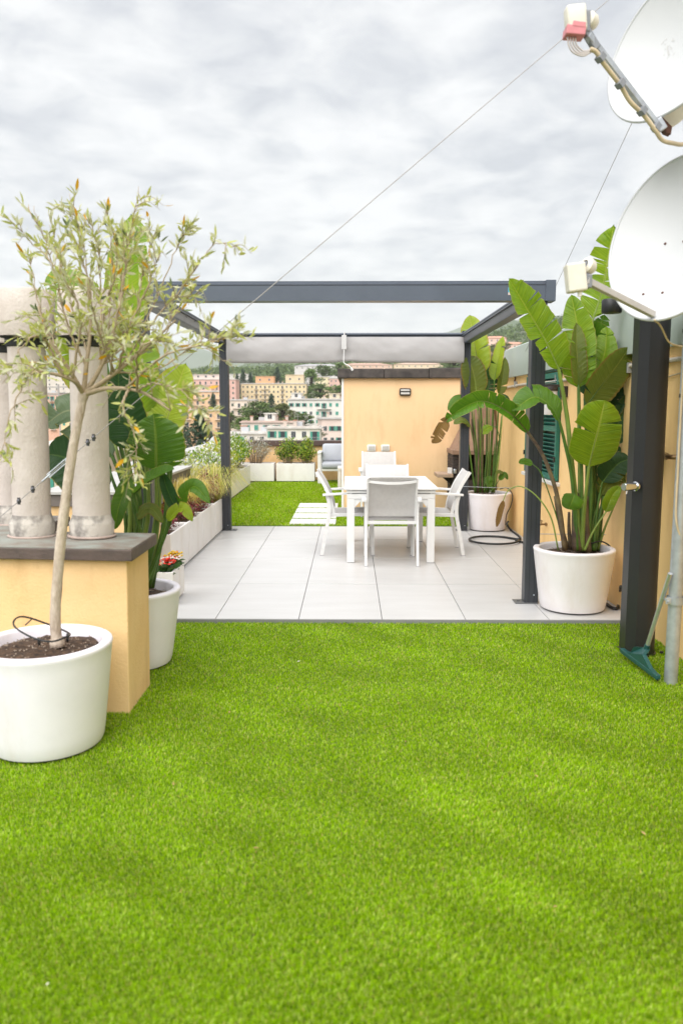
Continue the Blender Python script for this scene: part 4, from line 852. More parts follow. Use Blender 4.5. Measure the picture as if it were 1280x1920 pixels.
def bush(name, c, rx, ry, h, n, mats, wts, label, leaf=(.02,.035), w=.5, stems=14, up=.5, seed=1, cat='shrub', spikes=0, group=None, stemm=None):
    """stems fan out of the soil, leaves crowd along them"""
    c = Vector(c); rr = random.Random(seed); t = thing(name, c, label, cat, group); bs = MB(); sp = []
    per = max(3, n//stems)
    for s in range(stems):
        a = rr.uniform(0, 6.3); q = math.sqrt(rr.random())
        tip = c+Vector((rx*q*math.cos(a), ry*q*math.sin(a), h*(1-.45*q*q)*rr.uniform(.72, 1.12)))
        b0 = c+Vector((rx*.3*q*math.cos(a), ry*.3*q*math.sin(a), 0)); mid = b0.lerp(tip, .55)+Vector((0,0,h*.10))
        path = smoothpts([b0, mid, tip], 8); bs.tube(path, [.0045-.003*i/8 for i in range(9)], 4)
        for k in range(per):
            u = rr.uniform(.15, 1)**.8; i = min(int(u*8), 7); p = path[i].lerp(path[i+1], u*8-i) + Vector((rr.gauss(0,.16)*rx, rr.gauss(0,.16)*ry, rr.gauss(0,.05)*h))
            d = Vector((rr.uniform(-1,1), rr.uniform(-1,1), rr.uniform(-.4,1)+up)); L = rr.uniform(*leaf); mi = rr.choices(range(len(mats)), wts)[0]
            sp.append((p, d, L, L*w*rr.uniform(.8,1.2), mi))
    obj('stems', bs, stemm or twig, t, smooth=180, fix=False); b = MB(); leaflets(b, rr, sp); o = obj('foliage', b, mats, t, fix=False); o['kind'] = 'stuff'; return t
red1 = mat('red_leaf', (.24, .04, .038), .45, .4, 9, trans=.25); red2 = mat('maroon_leaf', (.12, .024, .03), .45, .3, 9, trans=.2); red3 = mat('bronze_leaf', (.22, .12, .045), .45, .3, 9, trans=.25); pinkl = mat('crimson_leaf', (.33, .03, .06), .45, .3, 9, trans=.25)
gr1 = mat('shrub_leaf_green', (.16, .31, .025), .4, .3, 9, trans=.3); gr2 = mat('shrub_leaf_lime', (.38, .48, .035), .4, .25, 9, trans=.35); gr3 = mat('shrub_leaf_deep', (.035, .10, .012), .4, .3, 9, trans=.25); yl = mat('shrub_leaf_gold', (.58, .52, .07), .45, .25, 9, trans=.3)
silver = mat('silver_twig', (.64, .66, .58), .8, .2, 9, trans=.15); tan = mat('dry_tan', (.34, .25, .16), .8, .3, 9); greyg = mat('grey_green_leaf', (.23, .25, .18), .7, .3, 9, trans=.2)
bush('red_shrub', (-1.78, 7.42, .33), .16, .30, .28, 1100, [red1, red2, red3, pinkl], (4,4,2,2), 'small dark red shrub in the near white trough', (.018,.032), .5, 26, seed=2)
bush('red_shrub', (-1.75, 8.22, .33), .17, .34, .33, 1700, [red1, red2, red3, pinkl], (4,4,3,2), 'spreading red leaved shrub in the second white trough', (.018,.034), .5, 34, seed=3)
bush('red_shrub', (-1.76, 9.02, .33), .17, .33, .27, 1300, [red1, red2, red3, pinkl], (4,4,2,3), 'low crimson shrub in the third white trough', (.018,.034), .5, 34, seed=4)
bush('red_shrub', (-1.74, 9.72, .33), .16, .28, .44, 1500, [red1, red2, pinkl, gr3], (5,5,2,1), 'taller dark red shrub beside the feathery grass near the far post', (.018,.032), .45, 40, seed=5)
def tussock(c, r, h, n, mats, label, seed, droop=.6):
    c = Vector(c); rr = random.Random(seed); t = thing('feather_grass_tussock', c, label, 'ornamental grass', 'tussocks of feather grass'); t['kind'] = 'thing'; b = MB()
    for k in range(n):
        a = rr.uniform(0, 6.3); q = rr.random()**.6; L = h*rr.uniform(.7, 1.2); out = Vector((math.cos(a), math.sin(a), 0)); p0 = c+out*r*.25*rr.random()
        pts = [p0, p0+out*r*q*.35+Vector((0,0,L*.55)), p0+out*r*q*.8+Vector((0,0,L*.9)), p0+out*r*q*(1+droop*.4)+Vector((0,0,L*(1-droop*q*.7)))]
        sp = smoothpts(pts, 7); w = rr.uniform(.002, .004); s = out.cross(Vector((0,0,1))); vs = []
        for i, p in enumerate(sp): ww = w*(1-i/7*.8); vs += [p+s*ww, p-s*ww]
        b.add(vs, [(2*i, 2*i+1, 2*i+3, 2*i+2) for i in range(7)], rr.randrange(len(mats)))
    o = obj('blades', b, mats, t, fix=False); o['kind'] = 'stuff'; return t
str1 = mat('straw_blade', (.76, .62, .13), .6, .2, 9, trans=.35); str2 = mat('pale_straw_blade', (.76, .66, .34), .6, .2, 9, trans=.35); str3 = mat('green_straw_blade', (.50, .55, .11), .6, .2, 9, trans=.35)
tussock((-1.86, 9.0, .34), .36, .40, 900, [str1, str1, str2], 'golden feather grass tussock arching over the third trough', 6)
tussock((-1.86, 8.42, .34), .30, .36, 500, [str1, str3, str1], 'yellow green feather grass tussock rising from the second trough', 9)
tussock((-1.72, 10.06, .35), .46, .46, 800, [str2, str3, str3, str1], 'pale green feather grass fanning out around the far pergola post', 7, .9)
for k, (y, h, mm, wt, lb) in enumerate(((11.0, .50, [silver, gr2, yl], (6,3,2), 'silvery shrub with bright green shoots at the head of the side row'), (12.2, .55, [silver, gr2, gr1], (5,4,2), 'silver twigged shrub mixed with lime leaves in the second rear planter'), (13.3, .60, [gr2, silver, yl], (5,3,3), 'lime and gold leaved shrub in the third rear planter'),
        (14.4, .62, [gr2, gr1, silver], (5,4,2), 'bright green shrub in the fourth rear planter'), (15.45, .66, [gr1, gr2, silver], (5,4,2), 'leafy green shrub in the planter before the corner'))):
    bush('leafy_shrub', (-2.25, y, .36), .34, .54, h*.98, 4200, mm, wt, lb, (.03,.058), .45, 95, seed=20+k, stemm=silver)
bush('dry_shrub', (-1.98, 16.8, .36), .36, .24, .58, 1700, [greyg, tan, silver], (5,3,4), 'dry grey shrub in the far corner planter', (.02,.045), .25, 70, up=.9, seed=31, stemm=tan)
bush('green_bush', (-1.30, 16.82, .35), .26, .22, .56, 1500, [gr1, gr2, gr3], (4,5,3), 'green bush in the long planter, on the corner side', (.03,.05), .5, 46, seed=32)
bush('green_bush', (-.92, 16.82, .35), .24, .22, .53, 1500, [gr1, gr2, gr3], (4,5,3), 'green bush in the long planter, next to the sofa', (.03,.05), .5, 46, seed=33)
# kalanchoes in the small box
def flower(c, cols, label, seed):
    rr = random.Random(seed); c = Vector(c); t = thing('flowering_plant', c, label, 'flowers', 'flowers in the small box'); lm = mat('kalanchoe_leaf', (.06, .15, .03), .4, .3, 9, trans=.2)
    b = MB(); sp = [(c+Vector((rr.gauss(0,.025), rr.gauss(0,.03), rr.uniform(0,.07))), Vector((rr.uniform(-1,1), rr.uniform(-1,1), rr.uniform(-.1,.7))), rr.uniform(.04,.075), rr.uniform(.03,.045), 0) for _ in range(60)]
    leaflets(b, rr, sp); o = obj('foliage', b, lm, t, fix=False); o['kind'] = 'stuff'
    for k in range(42):
        a = rr.uniform(0, 6.3); q = math.sqrt(rr.random())*.075; p = c+Vector((q*math.cos(a), q*math.sin(a)*1.2, .115+.03*rr.random()-q*.3)); b = MB()
        for j in range(5):
            an = j*1.257+rr.random(); d = Vector((math.cos(an), math.sin(an)-.35, .55)).normalized(); s = d.cross(Vector((0,0,1))).normalized()
            b.add([p, p+d*.013+s*.009, p+d*.023, p+d*.013-s*.009], [(0,1,2,3)])
        obj('blossom', b, rr.choice(cols), t, fix=False)
    return t
fr = mat('red_petal', (.72, .035, .012), .5, .2, 40, trans=.2); fw = mat('white_petal', (.78, .70, .62), .5, .1, 40, trans=.2); fy = mat('yellow_petal', (.75, .50, .012), .5, .2, 40, trans=.2); fo = mat('orange_petal', (.72, .22, .02), .5, .2, 40, trans=.2)
flower((-1.455, 6.19, .215), [fr, fr, fr, fw], 'red flowered kalanchoe at the near end of the small box', 3)
flower((-1.435, 6.30, .215), [fw, fw, fr], 'white flowered kalanchoe in the middle of the small box', 4)
flower((-1.44, 6.43, .225), [fy, fy, fy, fo], 'yellow flowered kalanchoe at the far end of the small box', 5)

# ================================================================== BARBECUE IN THE CORNER
bb = thing('barbecue', (1.78, 11.6, 0), 'masonry barbecue with terracotta hood and dark brick sides in the corner', 'barbecue')
bx0 = A(848, 900, 11.25).x; zs = A(855, 850, 11.25).z; zsh = A(840, 889, 11.2).z
z = .0; k = 0
while z < zs-.02:                                       # side pier laid brick on brick
    for j in range(2):
        b = MB(); e = random.uniform(-.004, .004); y0 = 11.25+.31*j+(.06 if k % 2 else 0)*(j == 1); y1 = 11.25+.31*(j+1)-.004+(.06 if k % 2 and j == 0 else 0)
        b.box((bx0+e, y0+e, z+.002), (bx0+.10+e*.5, min(y1, 11.9), z+.041), 0, .004); obj('brick', b, brick_dark, bb)
    z += .043; k += 1
b = MB(); b.box((bx0+.102, 11.32, .0), (WX-.01, 11.9, .52), 0, .004); obj('base', b, brick_dark, bb)
b = MB(); b.box((bx0+.102, 11.84, .521), (WX-.01, 11.9, zs-.02)); obj('firebox_back', b, mat('sooty_firebrick', (.030, .024, .022), .95, .4, 12, .4, 50), bb)
b = MB(); b.box((bx0-.01, 11.22, zs-.018), (WX-.006, 11.91, zs+.045), 0, .006); obj('mantel', b, hood_brown, bb)
b = MB(); x1 = WX-.012; q = [(bx0+.03, 11.26, zs+.047), (x1, 11.26, zs+.047), (x1, 11.90, zs+.047), (bx0+.03, 11.90, zs+.047), (bx0+.17, 11.42, zs+.33), (x1, 11.42, zs+.33), (x1, 11.90, zs+.33), (bx0+.17, 11.90, zs+.33), (bx0+.19, 11.46, zs+.78), (x1-.06, 11.46, zs+.78), (x1-.06, 11.90, zs+.78), (bx0+.19, 11.90, zs+.78)]
b.add(q, [(0,1,5,4),(1,2,6,5),(2,3,7,6),(3,0,4,7),(4,5,9,8),(5,6,10,9),(6,7,11,10),(7,4,8,11),(8,9,10,11),(3,2,1,0)]); obj('hood', b, hood_brown, bb)
b = MB(); b.box((A(819, 888, 11.2).x, 11.16, zsh-.045), (bx0-.004, 11.62, zsh+.004), 0, .006); obj('side_shelf', b, shelf_stone, bb)
b = MB(); b.prism([(bx0-.001, zsh-.05), (bx0-.14, zsh-.05), (bx0-.001, zsh-.17)], 11.34, 11.44, 0, 'xz'); obj('shelf_bracket', b, brick_dark, bb)
b = MB(); p = A(843, 880, 11.25); b.box((p.x-.03, 11.22, zsh+.006), (p.x+.028, 11.30, zsh+.085), 0, .004); tag(obj('carton', b, white_paint, origin=(p.x, 11.26, zsh+.006)), 'little white carton standing on the barbecue shelf', 'carton')
b = MB(); p = A(852, 884, 11.25); b.lathe([(0, 0), (.03, 0), (.031, .003), (.031, .058), (.029, .062), (0, .06)], (p.x, 11.27, zsh+.006), 20); tag(obj('tin', b, mat('grey_tin', (.42, .46, .50), .3, metal=.6), origin=(p.x, 11.27, zsh+.006), smooth=40), 'small grey tin on the barbecue shelf beside the carton', 'tin')

# ================================================================== THINGS ON THE WALLS
p = A(759, 735, BY); la = thing('wall_light', (p.x, BY, p.z), 'bronze bulkhead lamp on the peach stair block', 'lamp')
b = MB(); b.box((p.x-.085, BY-.045, p.z-.055), (p.x+.085, BY-.001, p.z+.055), 0, .028); obj('housing', b, lamp_bronze, la, smooth=50)
b = MB(); b.box((p.x-.066, BY-.052, p.z-.036), (p.x+.066, BY-.04, p.z-.008), 0, .006); b.box((p.x-.066, BY-.052, p.z+.012), (p.x+.066, BY-.04, p.z+.036), 0, .006); obj('lens', b, lamp_glass, la)
for x, lb in ((696, 'white weatherproof socket on the peach wall, nearer the lawn'), (722, 'white weatherproof socket on the peach wall, under the lamp')):
    p = A(x, 840, BY); t = thing('power_socket', (p.x, BY, p.z), lb, 'socket', 'sockets on the peach wall')
    b = MB(); b.box((p.x-.064, BY-.035, p.z-.05), (p.x+.064, BY-.001, p.z+.05), 0, .012); obj('box', b, socket_white, t, smooth=50)
    b = MB(); b.box((p.x-.044, BY-.041, p.z-.03), (p.x+.044, BY-.034, p.z+.03), 0, .006); obj('cover', b, socket_grey, t)
# wall lantern on the house
p = OX(1062, 735, WX); D = p.y; t = thing('wall_lantern', p, 'white drum lantern on a black bracket beside the green shutters', 'lamp')
b = MB(); b.box((WX-.06, D-.045, p.z-.05), (WX-.001, D+.045, p.z+.055), 0, .005); obj('bracket', b, lamp_bronze, t)
q = A(1029, 750, D); b = MB(); b.box((q.x-.07, D-.02, p.z+.045), (WX-.061, D+.02, p.z+.072), 0, .003); b.lathe([(0, .055), (.076, .052), (.08, .03), (.08, .01)], (q.x, D, p.z), 28); obj('arm', b, lamp_bronze, t)
b = MB(); b.lathe([(.07, .012), (.074, .008), (.074, -.20), (.07, -.215), (0, -.22)], (q.x, D, p.z), 32); obj('shade', b, mat('opal_lamp_shade', (.78, .77, .76), .35, trans=.3), t, smooth=50)
# conduits
def wire(name, pts, r, m, label, cat='cable', n=6, k=24, group=None):
    sp = smoothpts(pts, k); b = MB(); b.tube(sp, r, n); return tag(obj(name, b, m, origin=sp[0], smooth=180), label, cat, group)
w = wire('conduit', [(WX-.02, 4.6, 1.835), (WX-.02, 6.2, 1.84), (WX-.02, 8.0, 1.80), (WX-.02, 9.6, 1.815), (WX-.02, 10.9, 1.80)], .016, mat('pale_conduit', (.62, .55, .47), .5, .1, 10), 'pale pipe running along the ochre wall under the fascia', 'pipe')
for y in (5.0, 6.0, 7.1, 8.1, 9.2, 10.1):
    b = MB(); b.box((WX-.042, y, 1.79), (WX-.002, y+.02, 1.865), 0, .003); c_ = obj('clip', b, mat('grey_clip', (.3, .3, .29), .5), None, origin=ORG[w]); c_.location = (0,0,0); c_.parent = w
wire('loose_cable', [OX(1185, 720, WX-.012), OX(1235, 716, WX-.012), OX(1262, 703, WX-.012), (WX-.012, 4.4, 1.78)], .005, cable_beige, 'thin beige cable sagging on the ochre wall behind the shower')
# garden tap, gas valve
p = OX(1025, 983, WX); t = thing('garden_tap', p, 'brass garden tap on the ochre wall behind the near pergola post', 'tap')
b = MB(); b.tube([p, p+Vector((-.05,0,0)), p+Vector((-.09,0,-.006))], .010, 8); b.tube(smoothpts([p+Vector((-.085,0,-.005)), p+Vector((-.11,0,-.015)), p+Vector((-.115,0,-.05))], 6), .009, 8); b.lathe([(.02, 0), (.02, .008), (0, .01)], p+Vector((-.01,0,0)), 12, 0, (-1,0,0)); obj('body', b, brass, t, smooth=60)
b = MB(); b.tube([p+Vector((-.06,0,.0)), p+Vector((-.06,0,.035))], .006, 6); b.bar(p+Vector((-.06,-.03,.038)), p+Vector((-.06,.03,.038)), .012, .008); obj('handle', b, brass, t)
D = OX(1245, 850, WX).y; q = A(1243, 852, D); t = thing('stop_valve', (WX, D, q.z), 'old brass stop valve with black wheel on the wall behind the shower', 'valve')
yy = D-.0
b = MB(); b.tube([(WX, yy-.30, q.z), (WX-.06, yy-.30, q.z), (WX-.075, yy-.28, q.z), (WX-.075, yy+.10, q.z)], .016, 10); b.lathe([(.026, -.03), (.026, .03)], (WX-.075, yy, q.z), 8, 0, (0,1,0)); b.lathe([(.024, -.02), (.024, .02)], (WX-.075, yy-.2, q.z), 8, 0, (0,1,0)); b.tube([(WX-.075, yy+.05, q.z), (WX-.075, yy+.05, q.z-.08)], .013, 8); obj('pipe', b, brass, t, smooth=50)
b = MB(); b.tube([(WX-.075, yy, q.z), (WX-.075, yy, q.z+.05)], .008, 8); b.lathe([(0, .045), (.036, .045), (.04, .05), (.038, .06), (0, .062)], (WX-.075, yy, q.z), 12); obj('wheel', b, black_plastic, t)
b = MB(); b.prism([(yy+.005, q.z-.085), (yy+.10, q.z-.085), (yy+.095, q.z-.15), (yy+.07, q.z-.175), (yy+.02, q.z-.165)], WX-.11, WX-.03, 0, 'yz'); obj('meter', b, lamp_bronze, t)
# support wires behind the pots
wire('trellis_wire', [A(1006, 1001, 6.52), A(1080, 1002, 6.48), A(1158, 1003, 6.45)], .003, galv, 'thin steel wire stretched behind the near cream pot', 'wire')
wire('trellis_wire', [A(868, 912, 9.79), A(915, 914, 9.79), A(966, 915, 9.79)], .003, galv, 'thin steel wire stretched before the corner pot', 'wire')

# ================================================================== HOSES
c = G(925, 1013.5, .014); pts = []
for i in range(34):
    a = math.pi*1.9*i/33+.25; pts.append((c.x+.28*math.cos(a), c.y+.30*math.sin(a), .014+.0004*i))
hp = [G(940, 990, .02), G(955, 985, .014), G(962, 997, .014), G(978, 1010, .014)] 
hz = [A(952, 978, 9.95), A(950, 984, 9.8), G(958, 995, .014), G(972, 1005, .014), G(974, 1011, .02)]
wire('garden_hose', hz+pts[2:], .0125, hose_m, 'black garden hose coiled on the tiles before the corner pot', 'hose', 8, 90)
wire('garden_hose', [G(966, 1013, .014), G(985, 1018, .014), G(1010, 1022, .014), (WX-.1, 8.3, .014), (WX-.06, 7.0, .014), G(1148, 1140, .014), G(1160, 1120, .03), A(1163, 1100, 5.9)], .0125, hose_m, 'black hose running along the foot of the ochre wall', 'hose', 8, 60)
wire('drip_line', [A(936, 917, 10.0), A(950, 915, 9.95), A(960, 928, 9.9), A(957, 948, 9.9), A(949, 965, 9.9), A(947, 985, 9.92)], .006, hose_m, 'thin black irrigation tube climbing into the corner pot', 'tube')
wire('drip_line', [A(1108, 1019, 6.0), A(1125, 1015, 6.05), A(1143, 1025, 6.15), A(1160, 1055, 6.35), A(1172, 1090, 6.4), A(1165, 1135, 6.3)], .006, hose_m, 'thin black irrigation tube climbing into the near cream pot', 'tube')

# ================================================================== SOLAR SHOWER
sx, sy = 1.858, 5.03
sh = thing('garden_shower', (sx, sy, GZ), 'tall black solar garden shower standing on the turf', 'shower')
prof = [(-.128, .10), (-.128, -.035), (-.072, -.118)]
for i in range(9): a = R(-100+i*12.5); prof.append((.02+.118*math.cos(a)*.92+.0, -.005+.125*math.sin(a)))
prof += [(.128, .10)]
def column(b, z0, z1, s=1.0):
    b.prism([(sx+x*s*.74, sy+y*s*.8) for x, y in prof], z0, z1, 0, 'xy')
b = MB(); column(b, GZ+.012, 2.14); obj('column', b, shower_black, sh, smooth=20)
b = MB(); column(b, GZ+.002, GZ+.011, 1.1); b.lathe([(.012, 0), (.012, .012), (0, .014)], (sx+.13, sy-.06, GZ+.011), 6); bs_ = obj('base_plate', b, shower_black, sh)
hc = A(1146, 574, 4.98); b = MB(); b.lathe([(0, -.042), (.055, -.042), (.060, -.036), (.060, .034), (.055, .040), (0, .042)], hc, 32); hd = obj('shower_head', b, shower_black, sh, smooth=40)
b = MB(); b.bar((hc.x+.02, 5.0, hc.z+.02), (sx+.02, 5.05, hc.z+.02), .05, .03, 0, (0,0,1), .006); b.bar((sx, sy, 2.14), (sx, sy, hc.z+.035), .06, .05); obj('head_arm', b, shower_black, hd)
q = A(1176, 911, sy-.05); vx = sx-.094+.02
b = MB(); b.lathe([(.030, 0), (.030, .012), (.018, .014), (.018, .022), (.025, .024), (.025, .10), (.021, .108), (0, .108)], (vx-.012, sy-.075, q.z), 24, 0, (-.85,-.45,0)); tp_ = obj('valve', b, chrome, sh, smooth=45)
b = MB(); e0 = Vector((vx-.012, sy-.075, q.z))+Vector((-.85,-.45,0)).normalized()*.075; b.tube([e0+Vector((0,0,-.015)), e0+Vector((-.006,0,-.045))], .004, 6); obj('lever', b, chrome, tp_)

# ================================================================== ANTENNA MAST AND DISHES
mx, my = G(1256, 1281, GZ).x, G(1256, 1281, GZ).y
ms_ = thing('antenna_mast', (mx, my, GZ), 'galvanised steel mast pole standing on the turf at the wall', 'mast')
b = MB(); b.tube([(mx, my, GZ-.02), (mx+.004, my, 2.2), (mx+.006, my, 4.35)], .037, 24); obj('pole', b, galv, ms_, smooth=60)
q = A(1264, 1125, my); b = MB(); b.lathe([(.047, -.022), (.047, .022)], (mx+.001, my, q.z), 20); b.box((mx-.06, my-.03, q.z-.018), (mx+.06, my-.018, q.z+.018), 0, .002); b.box((mx+.03, my-.012, q.z-.015), (WX-.001, my+.012, q.z+.015), 0, .002); b.tube([(mx-.05, my-.05, q.z), (mx-.05, my+.02, q.z)], .006, 6); obj('wall_clamp', b, galv, ms_)
for zz in (A(1268, 69, 4.12).z, A(1262, 441, 4.12).z): b = MB(); b.lathe([(.045, -.06), (.045, .06)], (mx+.004, my, zz), 20); obj('dish_clamp', b, galv, ms_)
for k, yv in enumerate((620, 742)):
    q = A(1275, yv, my); b = MB(); b.lathe([(.0405, -.01), (.0405, .01)], (mx+.004, my, q.z), 18); obj('tape', b, black_plastic, ms_)
wire('mast_cable', [(mx-.03, my-.035, 2.3), (mx-.036, my-.03, 1.6), (mx-.036, my-.03, 1.2), (mx-.03, my-.035, .9), (mx+.05, my-.02, .75)], .006, cable_beige, 'beige aerial cable taped down the mast pole')

def dish(c, n, roll, a, bb_, label, nseed):
    c = Vector(c); n = Vector(n).normalized(); t = thing('satellite_dish', c, label, 'satellite dish', 'satellite dishes on the mast')
    x = Vector((0,0,1)).cross(n).normalized(); y = n.cross(x); M = Matrix.Rotation(R(roll), 3, n); x, y = M @ x, M @ y
    dep = .10; b = MB(); nr, na = 14, 72; vs = []; fs = []
    for lay in (0, 1):
        for i in range(nr+1):
            r = i/nr
            for j in range(na):
                th = 2*math.pi*j/na; vs.append(c + x*(a*r*math.cos(th)) + y*(bb_*r*math.sin(th)) + n*(dep*(r*r-1) - .007*lay))
    k = (nr+1)*na
    for lay in (0, 1):
        for i in range(nr):
            for j in range(na):
                q = lay*k+i*na+j; q2 = lay*k+i*na+(j+1) % na; fs.append((q, q2, q2+na, q+na))
    b.add(vs, fs); refl = obj('reflector', b, dish_white, t, smooth=60)
    b = MB(); rim = [c + x*(a*math.cos(2*math.pi*j/72)) + y*(bb_*math.sin(2*math.pi*j/72)) - n*.004 for j in range(73)]
    b.tube(rim, .0075, 8, 0, False); obj('rim', b, dish_white, refl, smooth=180)
    return t, x, y, n, refl
c1 = A(1262, 441, 4.12)
t, x, y, n, refl = dish(c1, (-.764, -.545, .346), 13.8, .362, .454, 'white satellite dish level with the banana leaves, lower of the two', 1)
b = MB()
for px, py in ((1245, 456), (1278, 450), (1213, 558), (1246, 553)):
    d = ray(px, py); u = (c1-n*.085-_c).dot(n)/d.dot(n); q = _c+d*u
    rel = q-c1; r2 = (rel.dot(x)/.362)**2+(rel.dot(y)/.454)**2; q = q + n*(.10*(r2-1)+.085)
    b.lathe([(.007, 0), (.007, .003), (0, .005)], q, 8, 0, n)
obj('bolts', b, rust, refl)
s0, s1 = A(1224, 590, 4.03), A(1098, 526, 3.80)
b = MB(); b.bar(s0, s1, .030, .030, 0, (0,0,1), .003); arm = obj('feed_arm', b, mat('grey_beige_arm', (.46, .43, .40), .5, .1, 10), t)
b = MB(); b.bar(c1-n*.112, c1-n*.19, .10, .12); b.bar(c1-n*.19, (mx, my, c1.z), .05, .06); obj('mount', b, galv, t)
ux = (s1-s0).normalized(); lb_ = A(1078, 521, 3.80)
lnb = MB(); f_ = (A(1096, 519, 3.82)-lb_).normalized(); bm_ = Matrix.Rotation(R(-8), 3, 'Y')
lnb.box(lb_-Vector((.043,.035,.064)), lb_+Vector((.043,.035,.064)), 0, .008, bm_); L1 = obj('lnb', lnb, lnb_cream, arm)
b = MB(); q = A(1103, 500, 3.83); b.lathe([(0, .03), (.025, .026), (.037, .01), (.038, -.02), (.02, -.03)], q, 24, 0, (n*-1+Vector((.1,0,0)))); obj('feed_cap', b, lnb_cream, L1, smooth=60)
b = MB(); b.box(A(1097, 512, 3.83)-Vector((.014,.02,.05)), A(1097, 512, 3.83)+Vector((.014,.02,.05)), 0, .005); b.box(A(1100, 528, 3.81)-Vector((.018,.02,.03)), A(1100, 528, 3.81)+Vector((.018,.02,.03)), 0, .004); obj('bracket', b, lnb_grey, L1)
b = MB(); b.tube([A(1086, 545, 3.79), A(1086, 556, 3.79)], .010, 8); b.tube([A(1073, 544, 3.79), A(1073, 550, 3.79)], .007, 8); obj('connector', b, lnb_cream, L1)
wire('aerial_cable', [A(1226, 600, 4.0), A(1238, 612, 4.1), A(1252, 640, 4.2), A(1268, 648, 4.3), (mx-.03, my-.03, 1.86)], .005, cable_beige, 'beige cable dropping from the lower dish to the mast')

c2 = A(1268, 69, 4.12)
t, x, y, n, refl = dish(c2, (-.827, -.498, .261), -46.2, .387, .403, 'white satellite dish at the top of the mast, upper of the two', 2)
stn = MB()
rr = random.Random(3)
for k in range(46):                                    # grey dirt specks on the enamel
    px, py = (rr.gauss(1247, 5), rr.gauss(90, 9)) if k < 30 else (rr.uniform(1210, 1270), 205-(0 if rr.random() < .5 else rr.uniform(0, 16)))
    d = ray(px, py); u = (c2-n*.07-_c).dot(n)/d.dot(n); q = _c+d*u; rel = q-c2; r2 = (rel.dot(x)/.387)**2+(rel.dot(y)/.403)**2
    if r2 > .9: continue
    q = q + n*(.10*(r2-1)+.07+.0012); s = rr.uniform(.0015, .0045); aa, ab = x*s, y*s*rr.uniform(.5,2); o_ = n*.0006
    stn.add([q-aa-ab, q+aa-ab*.6, q+aa*.7+ab, q-aa*.8+ab*.7], [(0,1,2,3)])
obj('dirt_specks', stn, mat('grey_dirt', (.55, .54, .53), .9), refl, fix=False)['kind'] = 'stuff'
s0, s1 = A(1232, 236, 4.06), A(1101, 66, 3.86)
b = MB(); b.bar(s0, s1, .028, .028, 0, (0,0,1), .003); arm = obj('feed_arm', b, galv, t)
b = MB(); b.bar(A(1228, 226, 4.07), A(1240, 246, 4.07), .05, .045, 0, (0,0,1), .004); b.bar(c2-n*.112, c2-n*.19, .10, .12); b.bar(c2-n*.19, (mx, my, c2.z), .05, .06); obj('mount', b, galv, t)
b = MB(); b.prism([(A(1238,222,4.1).x, A(1238,222,4.1).z), (A(1256,240,4.1).x, A(1256,240,4.1).z), (A(1254,254,4.1).x, A(1254,254,4.1).z), (A(1244,250,4.1).x, A(1244,250,4.1).z), (A(1236,238,4.1).x, A(1236,238,4.1).z)], 4.08, 4.12); obj('rusty_bracket', b, rust, t)
b = MB(); b.prism([(A(1240,221,4.12).x, A(1240,221,4.12).z), (A(1284,190,4.12).x, A(1284,190,4.12).z), (A(1284,220,4.12).x, A(1284,220,4.12).z), (A(1254,240,4.12).x, A(1254,240,4.12).z)], 4.13, 4.20); obj('back_plate', b, lnb_cream, t)
b = MB(); cb = smoothpts([A(1106, 92, 3.84), A(1117, 98, 3.85), A(1130, 118, 3.87), A(1162, 160, 3.93), A(1180, 190, 3.96), A(1205, 215, 4.0), A(1228, 245, 4.02), A(1240, 262, 4.05), A(1258, 268, 4.1), A(1285, 268, 4.2), (mx-.03, my-.03, 3.0)], 50); b.tube(cb, .0105, 8)
obj('cable', b, cable_beige, arm, smooth=180)
for px, py, dd in ((1125, 108, 3.86), (1162, 157, 3.92), (1203, 208, 3.99), (1229, 238, 4.03)):
    q = A(px, py, dd); b = MB(); dv = (s0-s1).normalized(); b.bar(q-dv*.014, q+dv*.014, .036, .034); obj('tape', b, lnb_grey, arm)
q = A(1077, 37, 3.86); bm_ = Matrix.Rotation(R(-6), 3, 'Y')
b = MB(); b.box(q-Vector((.042,.035,.056)), q+Vector((.046,.035,.056)), 0, .012, bm_); L1 = obj('lnb', b, lnb_cream, arm, smooth=50)
q2 = A(1076, 62, 3.86); b = MB(); b.box(q2-Vector((.044,.037,.02)), q2+Vector((.042,.037,.02)), 0, .004, Matrix.Rotation(R(5), 3, 'Y')); b.box(q2+Vector((-.018,-.0385,.01)), q2+Vector((.04,.0,.034)), 0, .003, Matrix.Rotation(R(8), 3, 'Y')); obj('lnb_base', b, pink_plastic, L1)
b = MB(); b.box(A(1099, 42, 3.87)-Vector((.014,.02,.046)), A(1099, 42, 3.87)+Vector((.012,.02,.046)), 0, .005); b.bar(A(1096, 56, 3.87), A(1118, 92, 3.88), .034, .034, 0, (0,0,1), .004); obj('bracket', b, lnb_grey, L1)
b = MB(); b.lathe([(0, .03), (.025, .026), (.037, .008), (.038, -.02), (.02, -.03)], A(1107, 41, 3.89), 24, 0, n*-1); obj('feed_cap', b, lnb_cream, L1, smooth=60)
for k, x0 in enumerate((1063, 1068, 1073, 1078)):
    b = MB(); b.tube(smoothpts([A(x0, 69, 3.85), A(x0+2, 84, 3.85), A(x0+10+k, 98-k, 3.85), A(1092, 105-3*k, 3.85), A(1108, 97-k, 3.845)], 14), .0038, 6); obj('lead', b, mat('grey_lead', (.50, .45, .43), .5), L1, smooth=180)

